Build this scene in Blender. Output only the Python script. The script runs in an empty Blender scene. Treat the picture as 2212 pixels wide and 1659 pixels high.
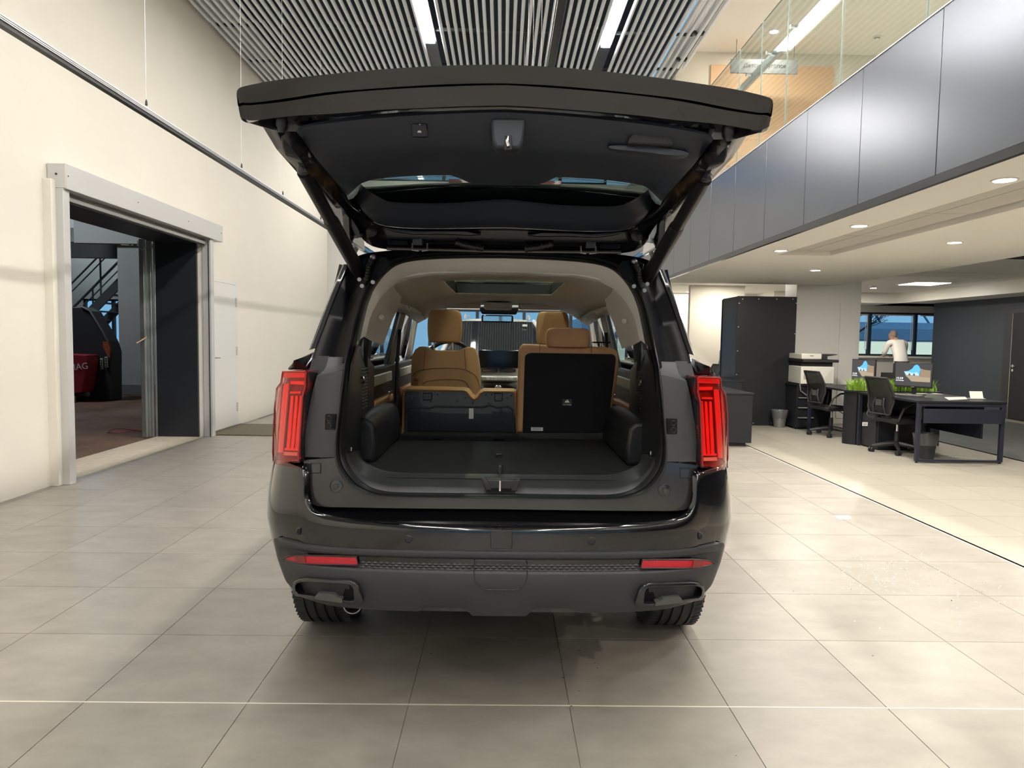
import bpy, bmesh, math, random
from mathutils import Matrix, Vector
random.seed(7)
C = bpy.context.scene.collection
S = bpy.context.scene
PI = math.pi

# ---------------------------------------------------------------- camera, world, exposure
cam = bpy.data.objects.new('camera', bpy.data.cameras.new('camera'))
C.objects.link(cam)
_r = Vector((0.9998098, -0.01272382, 0.01478069)); _u = Vector((-0.01393544, 0.06413435, 0.99784397)); _f = Vector((0.01364434, 0.99786016, -0.06394484))
M4 = Matrix.Identity(4)
for i in range(3):
    M4[i][0], M4[i][1], M4[i][2] = _r[i], _u[i], -_f[i]
M4[2][3] = 1.373
cam.matrix_world = M4
cam.data.sensor_width = 36.0
cam.data.lens = 36.0 * 1533.6 / 2212.0
cam.data.clip_start = .02
S.camera = cam
S.view_settings.view_transform = 'Standard'
S.view_settings.look = 'None'
S.view_settings.gamma = 1
S.view_settings.use_curve_mapping = False
S.view_settings.exposure = 0.88
S.cycles.max_bounces = 9
S.cycles.diffuse_bounces = 4
S.cycles.glossy_bounces = 5
S.cycles.transparent_max_bounces = 12
S.cycles.caustics_reflective = False
S.cycles.caustics_refractive = False
S.cycles.sample_clamp_indirect = 6
W = bpy.data.worlds.new('world'); S.world = W
W.use_nodes = True
_bg = W.node_tree.nodes['Background']
_bg.inputs[0].default_value = (.28, .54, .78, 1)
_bg.inputs[1].default_value = .55
STRIP = 40.0         # radiance of the LED strips in the hall ceiling
OFFICE = 0.85         # office downlights
WARM = (1.0, .95, .86)

# ---------------------------------------------------------------- materials
MATS = {}
def mat(name, col, rough=.5, metal=0, coat=0, spec=.5, noise=0, nscale=8, bump=0, bscale=60, vary=0, emit=None, estr=0, alpha=1, stretch=None, coatr=.03):
    if name in MATS: return MATS[name]
    m = bpy.data.materials.new(name); m.use_nodes = True
    N, L = m.node_tree.nodes, m.node_tree.links
    p = N['Principled BSDF']
    p.inputs['Base Color'].default_value = (*col, 1)
    p.inputs['Roughness'].default_value = rough
    p.inputs['Metallic'].default_value = metal
    p.inputs['Specular IOR Level'].default_value = spec
    p.inputs['Coat Weight'].default_value = coat
    p.inputs['Coat Roughness'].default_value = coatr
    p.inputs['Alpha'].default_value = alpha
    if emit:
        p.inputs['Emission Color'].default_value = (*emit, 1); p.inputs['Emission Strength'].default_value = estr
    if noise or bump or vary:
        g = N.new('ShaderNodeNewGeometry')
        mp = N.new('ShaderNodeMapping')
        L.new(g.outputs['Position'], mp.inputs[0])
        if stretch: mp.inputs['Scale'].default_value = stretch
    if noise or vary:
        t = N.new('ShaderNodeTexNoise'); t.inputs['Scale'].default_value = nscale; t.inputs['Detail'].default_value = 6; t.inputs['Roughness'].default_value = .65
        L.new(mp.outputs[0], t.inputs[0])
        mr = N.new('ShaderNodeMapRange'); mr.inputs['From Min'].default_value = .25; mr.inputs['From Max'].default_value = .75
        mr.inputs['To Min'].default_value = 1 - noise; mr.inputs['To Max'].default_value = 1 + noise
        L.new(t.outputs[0], mr.inputs[0])
        fac = mr.outputs[0]
        if vary:
            oi = N.new('ShaderNodeObjectInfo')
            m2 = N.new('ShaderNodeMapRange'); m2.inputs['To Min'].default_value = 1 - vary; m2.inputs['To Max'].default_value = 1 + vary
            L.new(oi.outputs['Random'], m2.inputs[0])
            mm = N.new('ShaderNodeMath'); mm.operation = 'MULTIPLY'
            L.new(fac, mm.inputs[0]); L.new(m2.outputs[0], mm.inputs[1]); fac = mm.outputs[0]
        vm = N.new('ShaderNodeVectorMath'); vm.operation = 'SCALE'; vm.inputs[0].default_value = col
        L.new(fac, vm.inputs['Scale']); L.new(vm.outputs[0], p.inputs['Base Color'])
    if bump:
        t2 = N.new('ShaderNodeTexNoise'); t2.inputs['Scale'].default_value = bscale; t2.inputs['Detail'].default_value = 3
        L.new(mp.outputs[0], t2.inputs[0])
        b = N.new('ShaderNodeBump'); b.inputs['Strength'].default_value = bump; b.inputs['Distance'].default_value = .01
        L.new(t2.outputs[0], b.inputs['Height']); L.new(b.outputs[0], p.inputs['Normal'])
    MATS[name] = m
    return m

def glassmat(name, tint, refl=1.45, gloss=.0, dark=0.0):
    """thin pane: tinted transparency with a fresnel reflection"""
    if name in MATS: return MATS[name]
    m = bpy.data.materials.new(name); m.use_nodes = True
    N, L = m.node_tree.nodes, m.node_tree.links
    N.remove(N['Principled BSDF'])
    tr = N.new('ShaderNodeBsdfTransparent'); tr.inputs[0].default_value = (*tint, 1)
    gl = N.new('ShaderNodeBsdfGlossy'); gl.inputs['Roughness'].default_value = gloss
    fr = N.new('ShaderNodeFresnel')
    ge = N.new('ShaderNodeNewGeometry'); a = N.new('ShaderNodeMath'); a.operation = 'MULTIPLY_ADD'; a.inputs[1].default_value = -2; a.inputs[2].default_value = 1
    pw = N.new('ShaderNodeMath'); pw.operation = 'POWER'; pw.inputs[0].default_value = refl      # same reflectance seen from either side
    L.new(ge.outputs['Backfacing'], a.inputs[0]); L.new(a.outputs[0], pw.inputs[1]); L.new(pw.outputs[0], fr.inputs[0])
    mx = N.new('ShaderNodeMixShader')
    L.new(fr.outputs[0], mx.inputs[0]); L.new(tr.outputs[0], mx.inputs[1]); L.new(gl.outputs[0], mx.inputs[2])
    L.new(mx.outputs[0], N['Material Output'].inputs[0])
    MATS[name] = m
    return m

def emat(name, col, strength):
    if name in MATS: return MATS[name]
    m = bpy.data.materials.new(name); m.use_nodes = True
    N, L = m.node_tree.nodes, m.node_tree.links
    N.remove(N['Principled BSDF'])
    e = N.new('ShaderNodeEmission'); e.inputs[0].default_value = (*col, 1); e.inputs[1].default_value = strength
    L.new(e.outputs[0], N['Material Output'].inputs[0])
    MATS[name] = m
    return m

white_wall = mat('white_wall', (.77, .735, .655), .75, noise=.03, nscale=1.3, bump=.06, bscale=90)
ceil_white = mat('ceil_white', (.86, .84, .79), .8, noise=.02, nscale=1)
tile_grey = mat('tile_grey', (.245, .226, .200), .38, noise=.19, nscale=3.6, vary=.05, bump=.02, bscale=30, spec=.45, stretch=(1, 1.6, 1))
tile_light = mat('tile_light', (.34, .32, .275), .34, noise=.05, nscale=3, vary=.03, spec=.5)
tile_dark = mat('tile_dark', (.10, .108, .108), .35, noise=.12, nscale=3, vary=.05)
grout = mat('grout', (.20, .185, .155), .8)
grout_light = mat('grout_light', (.36, .32, .26), .8)
slat_mat = mat('slat', (.80, .83, .88), .4)
black_matte = mat('black_matte', (.016, .017, .020), .5)
black_lam = mat('black_laminate', (.013, .014, .018), .42, noise=.05, nscale=20, spec=.3)
navy = mat('navy_panel', (.015, .017, .032), .45)
dark_void = mat('dark_void', (.012, .022, .036), .8)
alu = mat('aluminium', (.62, .63, .65), .38, metal=.75)
alu_grey = mat('grey_metal_sheet', (.50, .50, .50), .42, metal=.35)
dark_metal = mat('dark_metal', (.06, .062, .065), .35, metal=.8)
chrome = mat('chrome', (.8, .8, .8), .12, metal=1)
white_paint = mat('white_paint', (.73, .72, .70), .4)
white_plastic = mat('white_plastic', (.80, .79, .76), .35)
fascia_mat = mat('fascia_metal', (.165, .176, .205), .27, metal=.92, noise=.02, nscale=2)
charcoal_wall = mat('charcoal_wall', (.033, .041, .055), .6, noise=.05, nscale=2)

# ---------------------------------------------------------------- geometry helpers
class MB:
    def __init__(s): s.v = []; s.f = []; s.mi = []; s.cur = 0
    def add(s, vs, fs):
        o = len(s.v); s.v += [tuple(v) for v in vs]; s.f += [tuple(i + o for i in f) for f in fs]; s.mi += [s.cur] * len(fs); return s
    def box(s, x0, x1, y0, y1, z0, z1, m=None):
        vs = [Vector((x, y, z)) for z in (z0, z1) for y in (y0, y1) for x in (x0, x1)]
        if m is not None: vs = [m @ v for v in vs]
        return s.add(vs, [(0, 2, 3, 1), (4, 5, 7, 6), (0, 1, 5, 4), (2, 6, 7, 3), (0, 4, 6, 2), (1, 3, 7, 5)])
    def prism(s, pts, a, b, axis='y', m=None):
        """outline (2D) pushed from a to b along an axis"""
        n = len(pts)
        def P(p, t): return {'y': (p[0], t, p[1]), 'x': (t, p[0], p[1]), 'z': (p[0], p[1], t)}[axis]
        vs = [Vector(P(p, a)) for p in pts] + [Vector(P(p, b)) for p in pts]
        if m is not None: vs = [m @ v for v in vs]
        return s.add(vs, [tuple(range(n)), tuple(range(2 * n - 1, n - 1, -1))] + [(i, i + n, (i + 1) % n + n, (i + 1) % n) for i in range(n)])
    def grid(s, rows, closed=False):
        n = len(rows[0]); vs = [p for r in rows for p in r]; fs = []
        assert all(len(r) == n for r in rows), [len(r) for r in rows]
        for j in range(len(rows) - 1):
            for i in range(n if closed else n - 1):
                k = (i + 1) % n
                fs.append((j * n + i, j * n + k, (j + 1) * n + k, (j + 1) * n + i))
        return s.add(vs, fs)
    def tube(s, path, r, seg=10, cap=True, m=None):
        path = [Vector(p) for p in path]; n = len(path)
        rr = r if isinstance(r, (list, tuple)) else [r] * n
        rings = []; up = None
        for i, p in enumerate(path):
            t = (path[min(i + 1, n - 1)] - path[max(i - 1, 0)]).normalized()
            if up is None: up = Vector((0, 0, 1)) if abs(t.z) < .9 else Vector((1, 0, 0))
            a = t.cross(up)
            if a.length < 1e-5: a = t.cross(Vector((0, 1, .3)))
            a.normalize(); b = a.cross(t).normalized(); up = b
            rings.append([p + (a * math.cos(q) + b * math.sin(q)) * rr[i] for q in [2 * PI * k / seg for k in range(seg)]])
        if m is not None: rings = [[m @ v for v in g] for g in rings]
        o = len(s.v); s.grid(rings, True)
        if cap: s.f += [tuple(o + k for k in range(seg))[::-1], tuple(o + (n - 1) * seg + k for k in range(seg))]; s.mi += [s.cur] * 2
        return s
    def lathe(s, prof, seg=32, c=(0, 0, 0), axis='z', m=None):
        """profile (radius, height) spun round an axis"""
        rings = []
        for r, h in prof:
            g = []
            for k in range(seg):
                q = 2 * PI * k / seg; a, b = r * math.cos(q), r * math.sin(q)
                v = {'z': (a, b, h), 'x': (h, a, b), 'y': (a, h, b)}[axis]
                g.append(Vector(v) + Vector(c))
            rings.append(g)
        if m is not None: rings = [[m @ v for v in g] for g in rings]
        return s.grid(rings, True)
    def cyl(s, c, r, h, axis='z', seg=20, m=None, r2=None):
        r2 = r if r2 is None else r2
        return s.lathe([(1e-4, 0), (r, 0), (r2, h), (1e-4, h)], seg, c, axis, m)
    def ball(s, c, rx, ry=None, rz=None, seg=16, m=None):
        ry = ry or rx; rz = rz or rx; rings = []
        for j in range(seg // 2 + 1):
            a = PI * j / (seg // 2); g = []
            for k in range(seg):
                q = 2 * PI * k / seg
                v = Vector((c[0] + rx * math.sin(a) * math.cos(q), c[1] + ry * math.sin(a) * math.sin(q), c[2] - rz * math.cos(a)))
                g.append(m @ v if m is not None else v)
            rings.append(g)
        return s.grid(rings, True)
    def build(s, name, m, parent=None, smooth=40, bevel=0, seg=2, solid=0, offset=0, sub=0, label=None, kind=None, fix=True):
        me = bpy.data.meshes.new(name)
        me.from_pydata([tuple(v) for v in s.v], [], s.f)
        ms = m if isinstance(m, (list, tuple)) else [m]
        for q in ms: me.materials.append(q)
        if len(ms) > 1: me.polygons.foreach_set('material_index', s.mi)
        if fix:
            bm = bmesh.new(); bm.from_mesh(me)
            bmesh.ops.remove_doubles(bm, verts=bm.verts, dist=1e-5)
            bmesh.ops.recalc_face_normals(bm, faces=bm.faces)
            bm.to_mesh(me); bm.free()
        if smooth:
            me.shade_smooth(); me.set_sharp_from_angle(angle=math.radians(smooth))
        o = bpy.data.objects.new(name, me); C.objects.link(o)
        put(o, parent)
        if sub:
            q = o.modifiers.new('sub', 'SUBSURF'); q.levels = q.render_levels = sub
        if solid:
            q = o.modifiers.new('solid', 'SOLIDIFY'); q.thickness = solid; q.offset = offset
        if bevel:
            q = o.modifiers.new('bevel', 'BEVEL'); q.width = bevel; q.segments = seg; q.limit_method = 'ANGLE'; q.angle_limit = math.radians(35)
            q.harden_normals = False
        if label: o['label'] = label
        if kind: o['kind'] = kind
        return o

def put(o, parent):
    """parent o, keeping coordinates that were given in the world's frame"""
    if parent is not None:
        o.parent = parent
        top = parent
        while top.parent: top = top.parent
        if parent.parent is None: o.matrix_parent_inverse = Matrix.Translation(-Vector(parent.location)) if parent.type == 'EMPTY' else Matrix.Identity(4)
    return o
def bx(name, m, x0, x1, y0, y1, z0, z1, parent=None, bevel=0, label=None, kind=None, mtx=None):
    return MB().box(x0, x1, y0, y1, z0, z1, mtx).build(name, m, parent, bevel=bevel, label=label, kind=kind, smooth=0 if not bevel else 40)
def thing(name, label, cat, loc=(0, 0, 0), group=None):
    o = bpy.data.objects.new(name, None); C.objects.link(o)
    o.empty_display_size = .1
    o.location = loc; o['label'] = label; o['category'] = cat
    if group: o['group'] = group
    return o
def tag(o, label, cat, group=None):
    o['label'] = label; o['category'] = cat
    if group: o['group'] = group
    return o
def struct(o, label=None):
    o['kind'] = 'structure'
    if label: o['label'] = label
    return o
def dup(root, loc, label, rotz=0):
    """copy of a thing with copies of its parts and sub-parts"""
    r = root.copy(); C.objects.link(r); r.location = loc; r.rotation_euler = (0, 0, rotz); r['label'] = label
    def rec(a, b):
        for ch in list(a.children):
            c = ch.copy(); C.objects.link(c); c.parent = b
            rec(ch, c)
    rec(root, r)
    return r
def cr(pts, k=4, closed=False):
    """smooth curve through points"""
    pts = [Vector(p) for p in pts]; n = len(pts); out = []
    for i in range(n if closed else n - 1):
        a, b, c, d = [pts[(i + j) % n] if closed else pts[min(max(i + j, 0), n - 1)] for j in (-1, 0, 1, 2)]
        for q in range(k):
            t = q / k
            out.append(.5 * (2 * b + (c - a) * t + (2 * a - 5 * b + 4 * c - d) * t * t + (3 * b - a - 3 * c + d) * t ** 3))
    if not closed: out.append(pts[-1])
    return out
def resample(pts, n):
    pts = [Vector(p) for p in pts]
    L = [0]
    for a, b in zip(pts, pts[1:]): L.append(L[-1] + (b - a).length)
    out = []; j = 0
    for i in range(n):
        t = L[-1] * i / (n - 1)
        while j < len(L) - 2 and L[j + 1] < t: j += 1
        d = L[j + 1] - L[j]
        out.append(pts[j].lerp(pts[j + 1], (t - L[j]) / d if d else 0))
    return out
def mirx(pts): return [Vector((-p[0], *p[1:])) for p in pts]
def fullx(pts):
    """left half outline (ending on the centre line) -> whole outline; points at the centre are snapped"""
    h = [Vector(p) for p in pts]
    if abs(h[-1].x) < .03: h[-1].x = 0
    if abs(h[0].x) < .03: h[0].x = 0
    if abs(h[-1].x) < 1e-6: return h + [Vector((-p.x, *p[1:])) for p in h[-2::-1]]
    return [Vector((-p.x, *p[1:])) for p in h[:0:-1]] + h
def text(name, body, size, m, loc, rot, parent=None, depth=.001, align='LEFT', label=None):
    cu = bpy.data.curves.new(name, 'FONT'); cu.body = body; cu.size = size; cu.extrude = depth; cu.align_x = align; cu.resolution_u = 3
    t = bpy.data.objects.new(name, cu); C.objects.link(t)
    bpy.context.view_layer.update()
    me = bpy.data.meshes.new_from_object(t.evaluated_get(bpy.context.evaluated_depsgraph_get()))
    bpy.data.objects.remove(t)
    me.transform(Matrix.Translation(loc) @ rot.to_4x4())
    me.materials.clear(); me.materials.append(m)
    o = bpy.data.objects.new(name, me); C.objects.link(o); put(o, parent)
    if label: o['label'] = label
    return o
RX90 = Matrix.Rotation(PI / 2, 3, 'X')          # text that faces -Y
RXL = Matrix.Rotation(-PI / 2, 3, 'Z') @ RX90   # text that faces -X
def lamp_area(name, loc, size, power, col=WARM, parent=None, spot=None, rot=(0, 0, 0)):
    d = bpy.data.lights.new(name, 'SPOT' if spot else 'AREA'); d.energy = power; d.color = col
    if spot:
        d.spot_size = spot; d.spot_blend = .6; d.shadow_soft_size = size
    else:
        d.shape = 'DISK'; d.size = size
    o = bpy.data.objects.new(name, d); C.objects.link(o); o.location = loc; o.rotation_euler = rot
    put(o, parent)
    return o
def lerp(a, b, t): return a + (b - a) * t
def interp(x, pts):
    if x <= pts[0][0]: return pts[0][1]
    for (a, b), (c, d) in zip(pts, pts[1:]):
        if x <= c: return b + (d - b) * (x - a) / (c - a)
    return pts[-1][1]

# ================================================================ SETTING
XL, XF, ZS = -4.01, 2.62, 5.50      # left wall face, gallery front plane, underside of the ceiling slats
YB, YE = -16.0, 17.0                 # wall behind the photographer, street front

# ---- floors: slab with grout, tiles laid on it
T = .602; TX0, TY0 = -.334, 2.581
def tile_mesh(w, d, m, name):
    b = MB(); h = .0015; e = .0022
    b.grid([[(e - w / 2, e - d / 2, 0), (w / 2 - e, e - d / 2, 0)], [(e - w / 2, d / 2 - e, 0), (w / 2 - e, d / 2 - e, 0)]])
    o = MB().prism([(-w / 2 + .0015, -d / 2 + .0015), (w / 2 - .0015, -d / 2 + .0015), (w / 2 - .0015, d / 2 - .0015), (-w / 2 + .0015, d / 2 - .0015)], -.008, 0, 'z').build(name, m, None, smooth=0)
    me = o.data; bpy.data.objects.remove(o)
    return me
def lay(parent, me, xs, ys):
    for x in xs:
        for y in ys:
            o = bpy.data.objects.new('tile', me); C.objects.link(o); o.location = (x, y, 0); o.parent = parent
floor = struct(bx('floor', grout, XL - .02, 3.245, YB, YE, -.10, -.004), 'grey stone tiled showroom floor with thin grout joints')
gx = [TX0 + T * (k + .5) for k in range(-6, 6)]
gx = [x for x in gx if x - T / 2 > XL - .1 and x + T / 2 < 3.30]
gy = [TY0 + T * (k + .5) for k in range(-3, 15)]
lay(floor, tile_mesh(T, T, tile_grey, 'tile_grey'), gx, gy)
xm = gx[0] - T / 2
wl = xm - XL
if wl > .03: lay(floor, tile_mesh(wl, T, tile_grey, 'tile_cut'), [XL + wl / 2], gy)
yl = gy[-1] + T / 2
b = MB()
for k in range(11):
    for x in gx: b.box(x - T / 2 + .0015, x + T / 2 - .0015, yl + T * k + .0015, min(yl + T * (k + 1) - .0015, YE), -.008, 0)
for k in range(1, 28):
    for x in gx: b.box(x - T / 2 + .0015, x + T / 2 - .0015, gy[0] - T / 2 - T * k + .0015, gy[0] - T / 2 - T * (k - 1) - .0015, -.008, 0)
b.build('far_tiles', tile_grey, floor, smooth=0, kind='stuff')
bx('joint_strip', mat('joint_strip', (.60, .57, .50), .6), XL, 3.245, TY0 - .0035, TY0 + .0035, -.006, .0006, floor, label='pale expansion joint between two tile rows')

floor2 = struct(bx('floor', grout_light, 3.245, 6.20, YB, YE, -.10, -.004), 'pale beige tiled floor of the office zone')
lx = [3.245 + T * (k + .5) for k in range(5)]
ly = [TY0 + T * (k + .5) for k in range(-1, 16)]
lay(floor2, tile_mesh(T, T, tile_light, 'tile_pale'), [x for x in lx if x + T / 2 < 6.3], ly)
b = MB()
for k in range(8):
    for x in lx: b.box(x - T / 2 + .0015, min(x + T / 2 - .0015, 6.2), ly[-1] + T / 2 + T * k + .0015, min(ly[-1] + T / 2 + T * (k + 1) - .0015, YE), -.008, 0)
b.build('far_tiles', tile_light, floor2, smooth=0, kind='stuff')
bx('edge_strip', mat('edge_strip', (.75, .72, .64), .4), 3.238, 3.250, YB, YE, -.006, .0012, floor2, label='thin bright strip between grey and pale tiles')
floor3 = struct(bx('floor', grout, 6.20, 10.8, YB, YE, -.10, -.004), 'dark grey tiled floor beyond the desks')
dx = [6.20 + T * (k + .5) for k in range(6)]
lay(floor3, tile_mesh(T, T, tile_dark, 'tile_charcoal'), dx[:5], [TY0 + T * (k + .5) for k in range(6, 18)])
b = MB()
for k in list(range(-30, 6)) + list(range(18, 23)):
    for x in dx: b.box(x - T / 2 + .0015, min(x + T / 2, 9.6) - .0015, TY0 + T * k + .0015, min(TY0 + T * (k + 1) - .0015, YE), -.008, 0)
b.build('far_tiles', tile_dark, floor3, smooth=0, kind='stuff')

# ---- left wall, 0.6 m thick, with the workshop opening and the white door
OY0, OY1, OZ = 6.46, 9.50, 2.60
struct(bx('wall_left', white_wall, XL - .6, XL, YB, OY0 - .02, 0, 6.6), 'cream plastered wall on the near side of the workshop opening')
struct(bx('wall_left', white_wall, XL - .6, XL, OY1, 16.3, 0, 6.6), 'cream plastered wall with the white service door')
struct(bx('wall_left', white_wall, XL - .6, XL, OY0 - .02, OY1, OZ, 6.6), 'cream plastered wall above the roller shutter')
struct(bx('wall_left', white_wall, XL - .6, XL - .55, 16.3, 17.2, 0, 6.6), 'set back end of the cream wall by the street front')
b = MB(); b.box(XL - .6, 10.9, YB - .2, YB, 0, .4); b.box(XL - .6, 10.9, YB - .2, YB, 3.9, 6.6); b.box(XL - .6, -3.9, YB - .2, YB, .4, 3.9); b.box(7.5, 10.9, YB - .2, YB, .4, 3.9)
struct(b.build('wall_back', white_wall, smooth=0), 'wall behind the photographer with assumed glazing')
# plaster pilaster left of the shutter jamb
struct(MB().box(XL - .02, XL + .075, 6.30, 6.40, 0, 2.70).build('trim_1', white_wall, bevel=.004), 'narrow plaster pier beside the shutter frame')

# opening lining
rev = thing('opening_lining', 'black lining boards inside the wall opening under the roller box', 'lining', (XL - .3, OY1, 0))
bx('side_board', mat('lining_black', (.017, .020, .026), .4, noise=.1, nscale=3), XL - .58, XL - .03, OY1 - .045, OY1 - .004, 0, OZ - .004, rev)
bx('soffit_board', MATS['lining_black'], XL - .58, XL - .03, OY0, OY1 - .05, OZ - .035, OZ - .004, rev)
bx('near_board', MATS['lining_black'], XL - .58, XL - .03, OY0 - .016, OY0 + .02, 0, OZ - .04, rev)
galv = mat('galvanised', (.42, .45, .45), .35, metal=.8, noise=.15, nscale=6)
for k, (y0, y1, x0, x1) in enumerate(((OY1 - .10, OY1 - .05, XL - .66, XL - .60), (OY1 - .16, OY1 - .10, XL - .72, XL - .66), (OY1 - .055, OY1 - .046, XL - .59, XL - .565))):
    bx('guide_channel', galv, x0, x1, y0, y1, 0, OZ - .012, rev, bevel=.004)
MB().tube([(XL - .64, OY1 - .16, 1.32), (XL - .66, OY1 - .24, 1.28), (XL - .70, OY1 - .30, 1.24)], .007).build('cable_end', mat('cable_tan', (.55, .38, .18), .5), rev)
MB().tube([(XL - .62, OY1 - .16, 2.50), (XL - .66, OY1 - .19, 2.44), (XL - .70, OY1 - .20, 2.48), (XL - .71, OY1 - .20, 2.56)], .006).build('cable_end', mat('cable_white', (.6, .6, .58), .5), rev)

# roller shutter: box, guides, bottom rail
sh = thing('roller_shutter', 'grey metal roller shutter box and guide rails framing the workshop opening', 'shutter', (XL + .1, 8, 0))
grey_pl = mat('shutter_grey', (.56, .555, .55), .4, metal=.1)
bx('shutter_box', grey_pl, XL, -3.845, 6.37, 9.86, 2.625, 2.845, sh, bevel=.004)
bx('end_plate', grey_pl, XL + .005, -3.848, 6.362, 6.372, 2.632, 2.838, sh, bevel=.002)
for y in (6.40, 7.6, 8.8, 9.8): MB().cyl((-3.845, y, 2.74), .006, .004, 'x').build('rivet', dark_metal, sh)
MB().cyl((-3.925, 6.362, 2.75), .009, -.006, 'y').build('rivet', dark_metal, sh)
for x in (XL + .02, XL + .045): MB().cyl((x, 6.355, 2.648), .010, .012, 'y').build('clamp_knob', alu, sh)
for y0, y1, n in ((6.36, 6.455, 0), (9.505, 9.60, 1)):
    g = bx('guide_rail', grey_pl, XL + .025, -3.87, y0, y1, 0, 2.63, sh, bevel=.003)
    bx('guide_back', grey_pl, XL - .004, XL + .022, y0 + .004, y1 - .004, 0, 2.63, g, bevel=.002)
    bx('groove', black_matte, -3.905, -3.895, (y0 if n else y1) - .008, (y0 if n else y1) + .002, 0, 2.60, g)
bx('bottom_rail', grey_pl, XL + .03, -3.93, 6.46, 9.50, 2.55, 2.59, sh, bevel=.004)
bx('rail_seal', black_matte, XL + .05, -3.95, 6.46, 9.50, 2.535, 2.55, sh)

# threshold strip
struct(bx('trim_2', mat('threshold', (.50, .44, .35), .8, noise=.2, nscale=14), XL - .58, XL + .02, OY0, OY1 - .05, -.05, .003), 'worn cement threshold of the workshop opening')

# white service door
d = thing('door_1', 'white flush service door beside the roller shutter', 'door', (XL, 10.2, 0)); d['kind'] = 'structure'
bx('door_leaf', white_paint, XL - .01, XL + .018, 9.70, 10.70, .02, 2.10, d, bevel=.003)
b = MB(); b.box(XL - .01, XL + .012, 10.705, 10.78, 0, 2.16); b.box(XL - .01, XL + .012, 9.64, 10.705, 2.105, 2.16); b.box(XL - .01, XL + .012, 9.64, 9.695, 0, 2.105)
b.build('door_frame', white_paint, d, smooth=0, bevel=.003)
h = bx('handle_plate', chrome, XL + .018, XL + .024, 9.755, 9.80, .89, 1.10, d, bevel=.003)
MB().tube([(XL + .024, 9.78, 1.05), (XL + .075, 9.78, 1.05), (XL + .08, 9.80, 1.05), (XL + .08, 9.93, 1.045)], .010).build('lever', chrome, h)
for z in (.28, 1.12, 1.84): MB().cyl((XL + .024, 10.70, z - .06), .012, .13).build('hinge', alu, d)

# door mat
mt = bx('door_mat', mat('mat_brown', (.13, .11, .075), .95, bump=.8, bscale=300, noise=.2, nscale=30), XL + .01, -2.45, 9.63, 10.85, .001, .014, bevel=.004)
tag(mt, 'brown coarse entrance mat lying before the white door', 'mat')

# ---- street front (far wall) with window bands
fr_white = mat('front_white', (.78, .765, .73), .7)
frame_dark = mat('window_frame_dark', (.022, .030, .042), .4)
pane_m = glassmat('window_glass', (.86, .93, .97))
b = MB()
b.box(XL - .6, 3.0, YE, YE + .3, 0, .55); b.box(XL - .6, 3.0, YE, YE + .3, 2.05, 5.03); b.box(XL - .6, 2.4, YE, YE + .3, 5.62, 6.7)
b.box(3.55, 10.9, YE, YE + .3, 0, 1.085); b.box(3.0, 10.9, YE, YE + .3, 2.13, 6.7); b.box(3.0, 3.55, YE, YE + .3, 0, 2.13)
b.box(3.75, 7.95, YE, YE + .3, 1.085, 2.13)
struct(b.build('wall_far', fr_white, smooth=0), 'white street side wall with bands of windows')
def window(n, x0, x1, z0, z1, mull, label, fw=.05, y=YE + .04):
    w = thing('window_%d' % n, label, 'window', ((x0 + x1) / 2, y, z0)); w['kind'] = 'structure'
    b = MB(); b.box(x0, x1, y, y + .1, z0, z0 + fw); b.box(x0, x1, y, y + .1, z1 - fw, z1); b.box(x0, x0 + fw, y, y + .1, z0 + fw, z1 - fw); b.box(x1 - fw, x1, y, y + .1, z0 + fw, z1 - fw)
    b.build('window_frame', frame_dark, w, smooth=0)
    xs = [x0 + fw / 2] + list(mull) + [x1 - fw / 2]
    for m in mull: bx('mullion', frame_dark, m - fw * .75, m + fw * .75, y, y + .1, z0 + fw, z1 - fw, w)
    for a, c in zip(xs, xs[1:]): bx('pane', pane_m, a + .03, c - .03, y + .045, y + .053, z0 + fw, z1 - fw, w)
    return w
window(1, XL - .5, 3.0, .55, 2.05, [-2.9, -1.75, -.62, .5, 1.62], 'low wide window band of the showroom front')
window(2, XL - .5, 2.4, 5.03, 5.62, [-2.9, -1.45, 0, 1.3], 'high strip of windows above the showroom front')
window(3, 3.55, 3.75, 1.085, 2.13, [], 'narrow slot window in the white wall behind the cabinet', .03)
window(4, 7.95, 10.62, 1.085, 2.13, [8.84, 9.95], 'office window with dark mullions and raised blinds', .045)
window(6, -3.9, 7.5, .4, 3.9, [-2.0, -.1, 1.8, 3.7, 5.6], 'assumed tall glazing behind the photographer, added for cool fill light', .07, YB - .15)  # unseen window, added so cool daylight fills the car's rear
w4 = bpy.data.objects['window_4']
bx('sill', fr_white, 7.95, 10.6, YE - .16, YE + .03, 1.04, 1.08, w4, bevel=.004)
for x0, x1 in ((7.97, 8.76), (8.92, 9.86), (10.03, 10.58)):
    bx('blind_roll', mat('blind_cream', (.55, .52, .46), .7), x0, x1, YE - .02, YE + .03, 2.055, 2.085, w4, bevel=.01)
    MB().tube([(x1 - .03, YE - .03, 2.05), (x1 - .03, YE - .035, 1.25), (x1 - .055, YE - .035, 1.22), (x1 - .075, YE - .035, 1.25), (x1 - .07, YE - .03, 2.05)], .006, 6).build('blind_cord', white_plastic, w4)

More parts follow.
